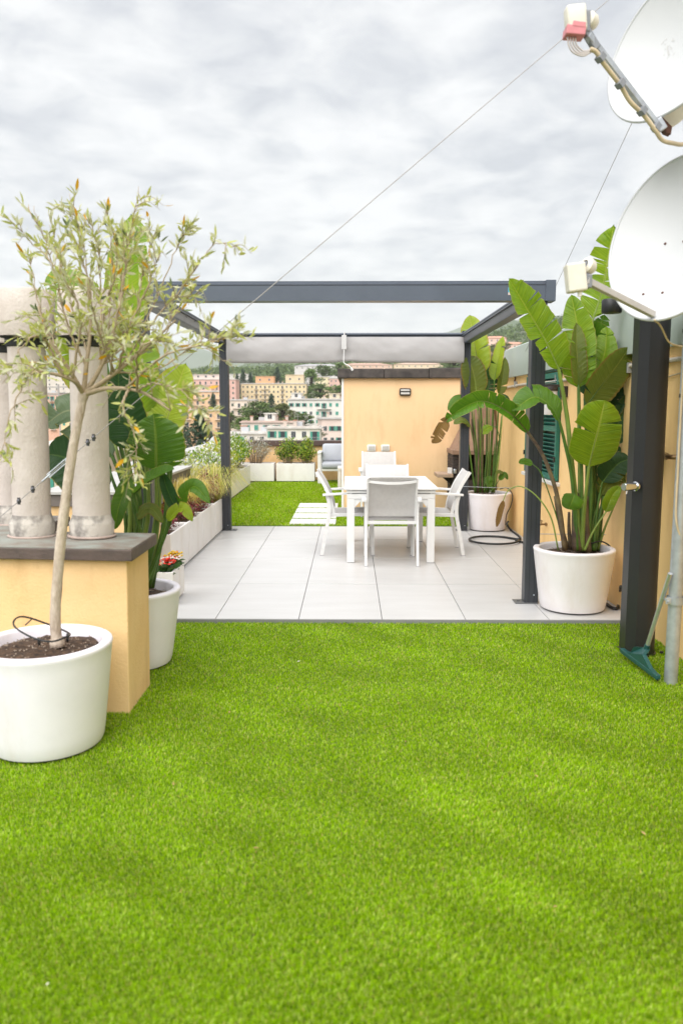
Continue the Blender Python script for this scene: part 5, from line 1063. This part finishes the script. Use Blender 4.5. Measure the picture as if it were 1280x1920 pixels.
# guy wires
g0, g1 = A(-35, 1000, 4.03), Vector((mx+.006, my, 0)); g1.z = A(1288, -168, my).z
gt = thing('guy_wire', g0, 'steel guy wire with turnbuckle running from mast across the sky to the plinth', 'cable'); b = MB(); b.tube([g0, g1], .0024, 6); b.lathe([(.04, -.03), (.04, -.02), (.012, -.018), (.012, .02), (0, .02)], g0, 12); obj('rope', b, cable_grey, gt)
gd = (g1-g0).normalized()
def gp(px): u = (px+35)/(1288+35); return g0.lerp(g1, u)
def onwire(px):
    lo, hi = 0.0, 1.0
    for _ in range(40):
        m_ = (lo+hi)/2; q = g0.lerp(g1, m_); rel = q-_c; xx = 640+FOC*rel.dot(_r)/rel.dot(_f)
        if xx < px: lo = m_
        else: hi = m_
    return g0.lerp(g1, lo)
for px in (36, 62, 165, 176):
    q = onwire(px); b = MB(); b.lathe([(.009, -.008), (.012, -.004), (.012, .004), (.009, .008)], q, 8, 0, gd); b.bar(q+Vector((0,0,-.018)), q+Vector((0,0,.018)), .012, .012); obj('clamp', b, mat('dark_clamp', (.10, .10, .11), .4, metal=.6), gt)
q = onwire(110); b = MB(); 
for s in (-1, 1): off = gd.cross(Vector((0,1,0))).normalized()*.009*s; b.tube([q-gd*.07+off, q+gd*.07+off], .0035, 6)
b.tube([q-gd*.11, q-gd*.05], .0055, 6); b.tube([q+gd*.05, q+gd*.11], .0055, 6); obj('turnbuckle', b, galv, gt)
a1 = OX(965, 700, WX-.005); g2 = Vector((mx+.006, my, A(1286, -90, my).z))
gt = thing('guy_wire', a1, 'thin steel guy wire from mast down to a rusty hook on the ochre wall', 'cable'); b = MB(); b.tube([a1, g2], .0022, 6); obj('rope', b, cable_grey, gt)
b = MB(); b.tube(smoothpts([a1, a1+Vector((-.012,-.02,-.03)), a1+Vector((.0,-.04,-.06)), a1+Vector((-.01,-.03,-.10)), a1+Vector((0,-.02,-.13))], 12), .011, 7); obj('hook', b, rust, gt)

# ================================================================== FLOOR SQUEEGEE
h0, h1 = G(1165, 1224, .004), G(1233, 1276, .004); hm = A(1211, 1216, 4.62)
sq = thing('floor_squeegee', (h0+h1)/2, 'teal floor squeegee with metal handle leaning on the mast', 'squeegee')
b = MB(); d = (h1-h0).normalized(); up = Vector((0,0,1)); nn = d.cross(up).normalized()
b.bar(h0+up*.018, h1+up*.018, .030, .030, 0, (0,0,1), .006)
mid = (h0+h1)/2
def tri(off):
    return [h0+d*.05+up*.03+nn*off, h0+d*.15+up*.045+nn*off, mid-d*.06+up*.10+nn*off, hm-d*.022+nn*off, hm+d*.022+nn*off, mid+d*.06+up*.09+nn*off, h1-d*.10+up*.04+nn*off, h1-d*.03+up*.03+nn*off]
v0, v1 = tri(-.012), tri(.012); k = len(v0); b.add(v0+v1, [tuple(range(k)), tuple(range(2*k-1, k-1, -1))]+[(i, k+i, k+(i+1) % k, (i+1) % k) for i in range(k)])
obj('head', b, teal_plastic, sq)
b = MB(); b.bar(h0+up*.002, h1+up*.002, .006, .012); obj('rubber_blade', b, black_plastic, sq)
he = Vector((mx-.052, my-.02, A(1255, 1085, my).z)); b = MB(); b.tube([hm-Vector((0,0,.02)), hm.lerp(he, .02), he, he+(he-hm)*.08], .0125, 12); obj('handle', b, alu, sq, smooth=60)
b = MB(); b.tube([hm-(he-hm)*.06, hm+(he-hm)*.06], [.02, .016], 12); obj('socket', b, teal_plastic, sq, smooth=60)

# ================================================================== THE TOWN BELOW AND THE HILLS
def hgt(X, Y):
    d = max(Y, 1.0); s = X/d
    z = np.interp(d, [0, 150, 300, 400, 500, 600, 700, 850, 1000, 1200, 1600, 2600, 9000], [-32, -30, -20, -15, -9, -1, 8, 26, 46, 66, 70, 30, 0])
    if d > 480:
        k = np.interp(s, [-.5, -.3, -.16, -.05, .1, .2, .3, .5], [.55, .60, .70, .85, 1.10, 1.72, 1.9, 1.8]); f = min(1, (d-480)/400)
        z *= 1+(k-1)*f
        z += f*5*mnoise.noise((X/90, Y/90, 0))
    return float(z)
b = MB(); xs_ = np.linspace(-1, 1, 61); xs_ = np.sign(xs_)*np.abs(xs_)**2*9000; ys_ = np.concatenate([np.linspace(-1500, 0, 5), np.linspace(30, 1700, 80), np.linspace(1800, 9000, 18)])
vs = [(x, y, hgt(x, y)) for y in ys_ for x in xs_]; nx = len(xs_)
b.add(vs, [(j*nx+i, j*nx+i+1, (j+1)*nx+i+1, (j+1)*nx+i) for j in range(len(ys_)-1) for i in range(nx-1)])
ground_m = mat('wooded_ground', (.055, .085, .03), .95, 0, .05, col2=(.10, .10, .07), detail=8)
o = obj('ground', b, ground_m, smooth=180, fix=False); o['kind'] = 'structure'
# blue ridges far away
def ridge(name, D, prof, depth, m, seed):
    b = MB(); n = 160; rows = 7; vs = []
    xs = np.linspace(prof[0][0], prof[-1][0], n)
    for r in range(rows):
        u = r/(rows-1)
        for x in xs:
            y = np.interp(x, [p[0] for p in prof], [p[1] for p in prof]); P = A(x, y, D); zt = P.z + 26*mnoise.noise((x/26, seed, 0)) + 12*mnoise.noise((x/9, seed, 3))
            k = math.sin(u*math.pi)
            vs.append((P.x, D+(u-.5)*depth, -30+(zt+30)*k*(1+.0*k) + 30*mnoise.noise((x/18, u*4, seed))*k*(1-k)))
    b.add(vs, [(r*n+i, r*n+i+1, (r+1)*n+i+1, (r+1)*n+i) for r in range(rows-1) for i in range(n-1)])
    o = obj(name, b, m, origin=A(640, 700, D), smooth=180, fix=False); o['kind'] = 'structure'; return o
hill_m = mat('far_hill', (.06, .095, .04), .95, 0, .004, col2=(.085, .11, .06), detail=8)
ridge('mountain_ridge', 7500, [(-700, 690), (-200, 672), (60, 655), (200, 650), (300, 642), (380, 655), (430, 668), (560, 672), (700, 650), (800, 632), (870, 612), (930, 600), (1010, 598), (1100, 586), (1180, 596), (1300, 610), (1900, 640)], 2600, hill_m, 2)
ridge('hills', 2600, [(-700, 720), (100, 712), (300, 700), (420, 690), (560, 676), (760, 655), (900, 622), (960, 604), (1010, 600), (1090, 606), (1180, 590), (1300, 600), (1900, 640)], 1500, hill_m, 5)

# --- shared small pieces of the far facades
def mk(parts):
    mb = MB(); ms = []
    for lo, hi, m in parts:
        if m not in ms: ms.append(m)
        mb.box(lo, hi, ms.index(m))
    return mesh_of(mb, (0,0,0), ms)
pane = mat('far_dark_pane', (.045, .05, .055), .2); fr_w = mat('far_white_frame', (.66, .65, .62), .6); sh_g = mat('far_green_shutter', (.05, .26, .19), .6); sh_d = mat('far_dark_shutter', (.07, .085, .06), .6); aw_g = mat('far_green_awning', (.06, .33, .27), .7); rail_m = mat('far_railing', (.32, .30, .28), .6); slab_m = mat('far_balcony_slab', (.60, .56, .50), .8)
WIN = {'plain': mk([((-.62,-.06,-.06),(.62,.02,1.56),fr_w), ((-.52,-.075,.02),(-.03,-.061,1.48),pane), ((.03,-.075,.02),(.52,-.061,1.48),pane)]),
       'dark': mk([((-.66,-.07,-.06),(.66,.02,1.56),fr_w), ((-.60,-.085,.0),(.60,-.071,1.5),sh_d)]),
       'green': mk([((-.55,-.05,0),(.55,.02,1.5),pane), ((-1.08,-.12,-.03),(-.56,-.02,1.53),sh_g), ((.56,-.12,-.03),(1.08,-.02,1.53),sh_g), ((-.6,-.10,-.10),(.6,-.01,-.03),fr_w)]),
       'shut': mk([((-.60,-.09,-.02),(-.01,.02,1.52),sh_g), ((.01,-.09,-.02),(.60,.02,1.52),sh_g), ((-.66,-.11,-.12),(.66,-.01,-.03),fr_w)]),
       'door': mk([((-.70,-.06,-.75),(.70,.02,1.56),fr_w), ((-.60,-.075,-.70),(.60,-.061,1.48),pane)]),
       'gdoor': mk([((-.60,-.06,-.85),(.60,.02,1.5),pane), ((-1.15,-.12,-.85),(-.61,-.02,1.5),sh_g), ((.61,-.12,-.85),(1.15,-.02,1.5),sh_g)])}
def balc(w, awn=None):
    p = [((-w/2,-1.1,-.12),(w/2,0,0),slab_m), ((-w/2,-1.1,.92),(w/2,-1.05,.98),rail_m)]
    n = int(w/.28)
    for i in range(n+1): x = -w/2+w*i/n; p.append(((x-.02,-1.09,0),(x+.02,-1.06,.92),rail_m))
    if awn: p.append(((-w/2,-1.25,1.75),(w/2,-.0,1.82),awn))
    return mk(p)
BAL = {'s': balc(2.6), 'l': balc(5.2), 'a': balc(4.0, aw_g)}
CH = mk([((-.35,-.35,0),(.35,.35,1.3),mat('far_chimney', (.50,.42,.36),.9)), ((-.45,-.45,1.3),(.45,.45,1.45),mat('far_tile_red', (.42,.20,.13),.9))])
AN = mk([((-.03,-.03,0),(.03,.03,2.6),rail_m), ((-.7,-.02,2.1),(.7,.02,2.15),rail_m), ((-.5,-.02,2.45),(.5,.02,2.5),rail_m)])
TK = mk([((-.8,-.6,0),(.8,.6,1.1),mat('far_tank', (.45,.46,.47),.5))])
GROUP = 'apartment houses in the town'
def house_(name, x0, x1, yt, D, dep, col, rows, cols, label, roofc=(.52,.49,.46), rot=0, mix=('plain',), bal=(), sub=(), zb=None, gable=False, clutter=3, st=3.05, seed=1, cat='building', top_gap=.9, wscale=.82):
    D = D*1.45 if D > 90 else D
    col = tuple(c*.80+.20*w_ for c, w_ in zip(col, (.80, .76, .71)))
    rr = random.Random(seed*7+3); P0, P1 = A(x0, yt, D), A(x1, yt, D); W = P1.x-P0.x; cx = (P0.x+P1.x)/2; zt = P0.z
    zb = hgt(cx, D)-2 if zb is None else zb; H = zt-zb
    t = bpy.data.objects.new(name, None); COL.objects.link(t); ORG[t] = Vector((0,0,0)); tag(t, label, cat, GROUP)
    wm = mat('plaster_%02d_%02d_%02d' % tuple(int(c*99) for c in col), col, .9, 0, .35, col2=tuple(c*.88 for c in col), detail=6)
    rm = mat('roofing_%02d_%02d' % (int(roofc[0]*99), int(roofc[2]*99)), roofc, .9, .25, .8)
    b = MB(); b.box((-W/2, 0, 0), (W/2, dep, H)); obj('wall', b, wm, t)
    b = MB()
    if gable:
        hh = W*.16 if W < dep else dep*.16; e = .5
        b.add([(-W/2-e,-e,H+.002),(W/2+e,-e,H+.002),(W/2+e,dep+e,H+.002),(-W/2-e,dep+e,H+.002),(-W/4,dep/2,H+hh),(W/4,dep/2,H+hh)], [(0,1,5,4),(1,2,5),(2,3,4,5),(3,0,4),(3,2,1,0)])
    else:
        b.box((-W/2-.35, -.35, H+.002), (W/2+.35, dep+.35, H+.32)); b.box((-W/2+.1, .1, H+.322), (W/2-.1, .3, H+.55)); b.box((-W/2+.1, .302, H+.322), (-W/2+.3, dep-.1, H+.55)); b.box((W/2-.3, .302, H+.322), (W/2-.1, dep-.1, H+.55))
    rf = obj('roof', b, rm, t)
    for k in range(clutter): inst(('chimney','antenna','water_tank')[k % 3], (CH, AN, TK)[k % 3], rf, (rr.uniform(-.42,.42)*W, rr.uniform(.2,.7)*dep, H+.3), 0)
    for (u0, u1, h, c2) in sub:                          # set-back penthouse blocks
        b = MB(); b.box((-W/2+W*u0, 1.2, H+.33), (-W/2+W*u1, dep*.8, H+h)); b.box((-W/2+W*u0-.25, .95, H+h+.002), (-W/2+W*u1+.25, dep*.8+.25, H+h+.25)); pm_ = mat('plaster_%02d_%02d_%02d' % tuple(int(c*99) for c in c2), c2, .9, 0, .35, col2=tuple(c*.88 for c in c2)); obj('penthouse', b, pm_, t)
        n = max(1, int(W*(u1-u0)/4))
        for q in range(n): inst('window', WIN['plain'], t, (-W/2+W*u0+(q+.5)*W*(u1-u0)/n, 1.2, H+h*.45), 0, (1, 1, .8))
    for r in range(rows):
        z = H-top_gap-1.5-r*st
        if z < .2: break
        for c in range(cols):
            x = -W/2+W*(c+.5)/cols; has = (c in bal)
            kind = rr.choice(mix); 
            if has: kind = 'gdoor' if 'green' in mix or 'shut' in mix else 'door'
            inst('window', WIN[kind], t, (x, -.001, z), 0, (wscale, 1, wscale))
            if has: inst('balcony', BAL[('s','s','l')[c % 3] if W/cols < 5 else ('l','a','l')[(c+r) % 3]], t, (x, -.002, z-.86), 0)
        if abs(rot) > 3:
            m_ = max(2, int(dep/4)); side = 1 if rot < 0 else -1
            for c in range(m_): inst('window', WIN[rr.choice(mix)], t, (side*W/2, dep*(c+.5)/m_, z), math.pi/2 if side > 0 else -math.pi/2, (wscale, 1, wscale))
    t.location = (cx, D, zb); t.rotation_euler = (0, 0, R(rot)); ORG[t] = Vector(t.location)
    return t
Y_, O_, PK, WH, CR, RD = (.72,.54,.27), (.74,.42,.20), (.70,.47,.38), (.70,.66,.60), (.72,.62,.46), (.58,.25,.19)
house_('apartment_block', 452, 574, 720, 350, 14, Y_, 7, 15, 'big yellow apartment block with two rooftop penthouses in mid town', sub=((.22,.50,4.6,(.72,.40,.22)), (.68,.96,5.6,(.70,.55,.36))), mix=('plain','dark','plain'), bal=(3,5,9,12), seed=1, clutter=4)
house_('apartment_block', 360, 442, 712, 335, 16, (.66,.34,.27), 5, 8, 'brick red apartment block with white balcony bands left of the far post', mix=('plain','dark'), bal=(1,2,4,6), seed=2, roofc=(.62,.55,.5), sub=((.05,.75,3.0,(.68,.56,.50)),))
house_('apartment_block', 344, 418, 735, 262, 14, O_, 5, 7, 'orange apartment block behind the far pergola post', mix=('plain','dark'), bal=(0,2,5), seed=3, sub=((.3,.7,2.6,PK),))
house_('apartment_block', 300, 417, 770, 205, 13, (.72,.40,.17), 4, 8, 'orange apartment house with green awnings above the dark conifers', mix=('plain','door'), bal=(1,3,5,7), seed=4, roofc=(.56,.50,.44))
house_('apartment_block', 418, 478, 751, 235, 12, (.70,.56,.44), 5, 5, 'pale pink apartment house just right of the far post', mix=('plain','dark'), bal=(0,2), seed=5)
house_('apartment_block', 520, 560, 770, 260, 10, CR, 3, 4, 'small cream house between the olive green tree and the long white house', mix=('plain','green'), seed=6)
house_('apartment_block', 540, 650, 750, 205, 14, WH, 6, 9, 'long white apartment house with green shutters beside the peach block', mix=('green','shut','plain'), bal=(5,), seed=7, sub=((.05,.22,2.4,WH), (.70,.88,2.2,CR)), clutter=8)
house_('apartment_block', 603, 668, 786, 150, 12, (.74,.56,.48), 4, 5, 'pale pink house wall at the edge of the peach block', mix=('plain','green'), seed=8, rot=8, top_gap=1.6)
house_('apartment_block', 452, 566, 793, 140, 11, (.72,.60,.52), 3, 6, 'pinkish row house with green shuttered doors and a roof terrace', mix=('green','gdoor','shut'), seed=9, roofc=(.55,.42,.36), sub=((.38,.55,2.2,WH),), clutter=7, top_gap=.3)
house_('apartment_block', 500, 600, 804, 112, 10, (.74,.68,.56), 3, 5, 'cream house with green shutters right above the parapet cap', mix=('green','plain','gdoor'), bal=(4,), seed=10, roofc=(.60,.55,.50), clutter=4, top_gap=.25)
house_('apartment_block', 426, 500, 814, 118, 10, (.70,.62,.56), 2, 4, 'flat pale roof with water tanks low behind the far post', mix=('plain','shut'), seed=11, clutter=6, top_gap=.25, roofc=(.6,.57,.54))
house_('hillside_house', 590, 620, 707, 420, 10, (.72,.62,.36), 3, 4, 'small yellow hillside house among trees left of the peach block', mix=('plain','dark'), seed=12, gable=False)
house_('hillside_house', 617, 650, 710, 415, 10, (.66,.36,.28), 3, 4, 'small red hillside house behind the yellow one', mix=('plain',), seed=13)
house_('hillside_house', 552, 640, 686, 520, 12, (.62,.58,.56), 1, 9, 'long grey roofed houses at the top of the wooded slope', mix=('dark',), seed=14, roofc=(.40,.39,.40), gable=True)
house_('hillside_house', 640, 735, 684, 540, 12, (.68,.44,.30), 2, 8, 'terracotta house peeping out above the peach block coping', mix=('plain',), seed=15, roofc=(.5,.33,.26), gable=True)
house_('hillside_house', 738, 830, 683, 545, 12, (.72,.55,.34), 2, 8, 'ochre house peeping out under the grey awning cloth', mix=('plain',), seed=16, roofc=(.55,.38,.3), gable=True)
house_('hillside_house', 905, 948, 634, 430, 12, (.74,.46,.35), 3, 4, 'pink villa with tiled roof between banana leaves and beam', mix=('plain','dark'), seed=17, roofc=(.58,.30,.21), gable=True, rot=-14)
house_('hillside_house', 950, 988, 645, 400, 11, (.75,.47,.36), 3, 4, 'pink villa with tiled roof above the green fascia', mix=('plain','dark'), seed=18, roofc=(.60,.31,.22), gable=True, rot=12)
house_('apartment_block', 84, 112, 738, 240, 12, (.72,.36,.22), 5, 3, 'orange house seen in the gap between two chimney flues', mix=('plain','green'), bal=(1,), seed=19)
house_('apartment_block', 112, 150, 745, 230, 12, (.76,.54,.24), 5, 3, 'yellow house seen between chimney flues behind the banana leaf', mix=('plain','shut'), seed=20)
house_('apartment_block', 86, 190, 700, 400, 12, (.64,.56,.48), 5, 8, 'pale tall block far behind the chimney flues', mix=('plain','dark'), seed=21)
house_('apartment_block', 228, 300, 730, 300, 12, (.70,.48,.40), 5, 5, 'pink house glimpsed behind the olive crown and banana leaves', mix=('plain','dark'), seed=22)
house_('apartment_block', -10, 60, 742, 250, 12, CR, 5, 6, 'cream house behind the leftmost flue', mix=('plain','green'), seed=23)
house_('apartment_block', 425, 470, 702, 500, 12, (.60,.55,.50), 3, 5, 'grey white block on the slope above the conifers', mix=('plain',), seed=24)
house_('apartment_block', 300, 372, 704, 460, 12, (.70,.60,.54), 4, 7, 'pale block on the slope above the brick red one', mix=('plain','dark'), seed=25)
house_('neighbouring_roof', 40, 190, 846, 34, 8, (.72,.60,.44), 1, 2, 'neighbouring low house with pale tiled roof behind the flues', mix=('shut',), seed=26, gable=True, roofc=(.62,.55,.48), clutter=2, zb=-22)
nb = house_('neighbouring_roof', 300, 420, 905, 27, 14, (.66,.50,.34), 2, 3, 'flat neighbouring roof carrying a white dish beyond the side parapet', mix=('shut','plain'), seed=27, roofc=(.42,.40,.38), clutter=0, zb=-22)
# the neighbour's dish
p = A(398, 832, 29.5); zr = A(300, 905, 27).z+.3; t = thing('neighbour_dish', (p.x, 29.5, zr), "white dish on the neighbouring roof just above the side parapet", 'satellite dish')
b = MB(); nn = Vector((-.75,-.55,.35)).normalized(); b.lathe([(0, -.06), (.12, -.052), (.22, -.028), (.30, 0), (.295, .004), (.215, -.02), (.12, -.044), (0, -.05)], p, 36, 0, nn); obj('reflector', b, dish_white, t, smooth=60)
b = MB(); b.tube([(p.x+.05, 29.55, zr), (p.x+.05, 29.55, p.z-.02)], .03, 8); obj('pole', b, galv, t); b = MB(); b.tube([p-nn*.0+Vector((0,0,-.28)), p+nn*.30+Vector((0,0,-.1))], .012, 6); b.tube([p+nn*.28+Vector((0,0,-.12)), p+nn*.36+Vector((0,0,-.06))], .03, 8); obj('feed_arm', b, galv, t)

# --- trees
def tleaf(name, c, v=.35): return mat(name, c, .55, v, .6, trans=.25)
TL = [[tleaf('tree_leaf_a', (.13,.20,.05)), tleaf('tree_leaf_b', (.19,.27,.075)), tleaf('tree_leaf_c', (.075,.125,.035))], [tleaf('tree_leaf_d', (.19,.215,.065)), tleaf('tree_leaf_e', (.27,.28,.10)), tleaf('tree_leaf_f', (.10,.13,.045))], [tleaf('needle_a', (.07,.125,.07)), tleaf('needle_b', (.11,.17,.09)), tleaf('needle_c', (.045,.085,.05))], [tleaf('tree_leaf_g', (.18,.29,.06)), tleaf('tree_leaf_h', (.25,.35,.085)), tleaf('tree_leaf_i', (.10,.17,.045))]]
tb_m = mat('tree_bark', (.09,.065,.045), .9, .3, 3)
def quads(b, rr, p, n, spread, size, nm, sq=1.0):
    for _ in range(n):
        d = Vector((rr.gauss(0,1), rr.gauss(0,1), rr.gauss(0,1))).normalized()*spread*rr.random()**.4; q = p+Vector((d.x, d.y, d.z*sq)); s = size*rr.uniform(.6,1.4)
        u = Vector((rr.gauss(0,1), rr.gauss(0,1), rr.gauss(0,1))).normalized(); v = u.cross(Vector((rr.gauss(0,1), rr.gauss(0,1), rr.gauss(0,1)))).normalized()
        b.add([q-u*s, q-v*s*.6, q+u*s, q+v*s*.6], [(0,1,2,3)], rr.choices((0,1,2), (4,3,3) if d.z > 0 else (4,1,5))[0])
def crown_mesh(kind, seed):
    rr = random.Random(seed); b = MB(); br_ = MB(); br_.tube([(0,0,-.15), (.01,0,.3), (0,.01,.75)], [.035,.028,.012], 6)
    if kind in ('broad', 'light', 'olive'):
        for k in range(46):
            a = rr.uniform(0, 6.3); q = rr.random()**.5; z = rr.uniform(.25, .95); R_ = .5*math.sin(min(1, max(.12, (1.05-z)/.75))*math.pi*.62)*rr.uniform(.7,1.1)
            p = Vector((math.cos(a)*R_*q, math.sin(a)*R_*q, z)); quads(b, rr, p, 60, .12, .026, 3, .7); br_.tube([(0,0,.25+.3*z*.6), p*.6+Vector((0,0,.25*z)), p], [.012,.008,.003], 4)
    else:
        for k in range(90):
            z = (k+.5)/90; a = k*2.4+rr.random(); R_ = (.36 if kind == 'cone' else .5)*(1-z)**.8*rr.uniform(.65,1.1)+.015
            for s in (.35,.7,1.0):
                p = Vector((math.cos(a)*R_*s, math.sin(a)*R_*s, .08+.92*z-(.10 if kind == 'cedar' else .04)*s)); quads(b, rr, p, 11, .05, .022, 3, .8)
            br_.tube([(0,0,.08+.9*z), (math.cos(a)*R_, math.sin(a)*R_, .06+.9*z)], [.006,.002], 3)
    return b, br_
CROWN = {}
def tree(name, kind, x, ybase, ytop, D, wpx, label, var=0, tone=None):
    D = D*1.45 if D > 100 else D
    key = (kind, var)
    ti = {'broad': 0, 'olive': 1, 'light': 3, 'cone': 2, 'cedar': 2}[kind]
    if key not in CROWN:
        c, t_ = crown_mesh(kind, 50+var*7+len(kind)); CROWN[key] = (mesh_of(c, (0,0,0), TL[ti], None, False), mesh_of(t_, (0,0,0), tb_m, 180, False))
    P, Q = A(x, ybase, D), A(x, ytop, D); h = Q.z-P.z; w = wpx*D/FOC*1.3
    t = bpy.data.objects.new(name, None); COL.objects.link(t); t.location = P; ORG[t] = P; tag(t, label, 'tree', 'trees in the town')
    t.rotation_euler = (0, 0, random.uniform(0, 6.3))
    inst('crown', CROWN[key][0], t, (0,0,0), 0, (w, w, h)); inst('trunk', CROWN[key][1], t, (0,0,0), 0, (w, w, h*1.0))
    g = hgt(P.x, D)
    if P.z-.1*h > g: b = MB(); b.tube([(P.x,D,g), P], h*.02+.12, 6); obj('lower_trunk', b, tb_m, t); t.children[-1].rotation_euler = (0,0,-t.rotation_euler.z)
    return t
tree('conifer', 'cedar', 376, 880, 772, 72, 92, 'dark drooping conifer between the banana leaf and the far post', 0)
tree('conifer', 'cedar', 338, 880, 760, 80, 60, 'dark drooping conifer behind the lime banana leaf', 1)
tree('conifer', 'cedar', 418, 860, 800, 84, 50, 'lower conifer just behind the far pergola post', 2)
tree('broadleaf_tree', 'broad', 483, 806, 752, 175, 74, 'wide green tree in front of the cream house in mid town', 0)
tree('broadleaf_tree', 'olive', 530, 806, 757, 172, 44, 'rounded olive green tree right of the wide green tree', 1)
tree('broadleaf_tree', 'broad', 568, 812, 774, 165, 42, 'green tree before the long white house, right of the others', 2)
tree('broadleaf_tree', 'light', 455, 812, 782, 160, 40, 'small green tree close to the far post', 0)
tree('conifer', 'cone', 509, 772, 738, 300, 26, 'dark conifer in front of the yellow apartment block', 3)
tree('conifer', 'cone', 400, 776, 737, 225, 24, 'dark conifer in front of the orange block', 4)
tree('conifer', 'cone', 456, 742, 692, 400, 30, 'tall dark conifer left of the yellow block', 5)
tree('conifer', 'cone', 470, 742, 698, 410, 26, 'dark conifer touching the left end of the yellow block', 6)
tree('conifer', 'cone', 520, 726, 688, 420, 30, 'dark conifer between the two penthouses', 7)
tree('conifer', 'cone', 445, 740, 700, 405, 22, 'dark conifer above the brick red block', 4)
tree('broadleaf_tree', 'light', 583, 752, 692, 380, 40, 'light green tree right of the yellow block', 1)
tree('broadleaf_tree', 'broad', 600, 752, 720, 350, 44, 'green tree under the small yellow hillside house', 3)
tree('broadleaf_tree', 'light', 630, 756, 722, 340, 40, 'light green tree under the red hillside house', 2)
tree('broadleaf_tree', 'broad', 606, 712, 684, 450, 44, 'green tree above the small yellow hillside house', 0)
tree('broadleaf_tree', 'light', 640, 712, 680, 460, 40, 'light green tree behind the corner of the peach block', 0)
tree('broadleaf_tree', 'light', 472, 800, 764, 215, 36, 'pale green tree at the foot of the yellow block, left side', 1)
tree('broadleaf_tree', 'broad', 505, 806, 766, 190, 40, 'dark green tree between the wide tree and the olive green tree', 3)
tree('broadleaf_tree', 'olive', 548, 800, 768, 200, 30, 'olive green tree at the corner of the long white house', 0)
tree('broadleaf_tree', 'light', 560, 745, 704, 390, 30, 'light green tree at the right end of the yellow block', 2)
tree('broadleaf_tree', 'broad', 432, 800, 772, 180, 26, 'green tree squeezed between the far post and the pale pink house', 2)
tree('broadleaf_tree', 'broad', 595, 826, 800, 118, 26, 'small dark tree beside the cream house above the parapet', 1)
tree('broadleaf_tree', 'olive', 940, 668, 640, 380, 36, 'tree between the two pink villas', 2)
tree('broadleaf_tree', 'broad', 905, 680, 645, 370, 40, 'tree below the pink villa behind the banana leaves', 2)
tree('broadleaf_tree', 'light', 985, 670, 642, 370, 36, 'tree beside the pink villa above the green fascia', 1)
tree('broadleaf_tree', 'broad', 850, 700, 672, 420, 50, 'tree beneath the awning cloth by the far right post', 3)
# --- woods on the slopes: a mass nobody could count
rr = random.Random(77); b = MB()
def canopy(X, Y, s):
    z = hgt(X, Y); c = Vector((X, Y, z+s*.55)); ico = []
    for k in range(5):
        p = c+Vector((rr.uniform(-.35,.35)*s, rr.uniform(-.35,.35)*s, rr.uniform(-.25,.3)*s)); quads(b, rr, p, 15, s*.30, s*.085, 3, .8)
n_ = 0
for k in range(1500):
    Dd = rr.uniform(500, 1330); s_ = rr.uniform(-.46, .42); X = s_*Dd
    if Dd < 700 and rr.random() < .5: continue
    canopy(X, Dd, rr.uniform(9, 15)*(.8+Dd/2400))
wd = obj('woods', b, TL[0], origin=(0, 600, 20), fix=False); tag(wd, 'green woods covering the hill slopes behind the town', 'woods', kind='stuff')

# ================================================================== AIR
HAZE = 8e-5
if HAZE > 0:
    b = MB(); b.box((-9200, -1600, -40), (9200, 9200, 1150)); hz_ = obj('haze', b, [], origin=(0,0,0)) if False else None
    me = bpy.data.meshes.new('haze'); me.from_pydata(b.v, [], b.f); hz_ = bpy.data.objects.new('haze', me); COL.objects.link(hz_)
    m = bpy.data.materials.new('haze_air'); m.use_nodes = True; N, L = m.node_tree.nodes, m.node_tree.links; N.clear()
    pv = N.new('ShaderNodeVolumePrincipled'); pv.inputs['Color'].default_value = (.955, .975, 1, 1); pv.inputs['Density'].default_value = HAZE; pv.inputs['Anisotropy'].default_value = .2
    ou = N.new('ShaderNodeOutputMaterial'); L.new(pv.outputs[0], ou.inputs['Volume']); me.materials.append(m); tag(hz_, 'pale blue haze over the far hills', 'haze', kind='stuff')

# ================================================================== SMALL LITTER ON THE TURF
rr = random.Random(11)
fl = mat('dry_fallen_leaf', (.42, .27, .12), .8, .3, 30); fb_ = mat('pale_petal_scrap', (.72, .66, .56), .8, .2, 30)
spots = [(325,1470),(610,1300),(560,1240),(1005,1455),(905,1265),(915,1280),(520,1290),(1205,1562),(90,1845),(430,1335),(1040,1700),(760,1390),(480,1590),(700,1215)]
for k, (x, y) in enumerate(spots):
    p = G(x, y, -.010); b = MB(); d = Vector((rr.uniform(-1,1), rr.uniform(-1,1), rr.uniform(-.1,.2))).normalized(); L = rr.uniform(.012, .030); side = d.cross(Vector((0,0,1))).normalized(); w_ = L*rr.uniform(.22,.4)
    b.add([p-d*L/2, p+side*w_/2+Vector((0,0,.003)), p+d*L/2, p-side*w_/2+Vector((0,0,.002))], [(0,1,2,3)])
    tag(obj('fallen_leaf', b, fb_ if k in (2, 8) else fl, origin=p, fix=False), 'tiny dry leaf scrap lying on the front turf', 'leaf', 'leaf scraps on the turf')
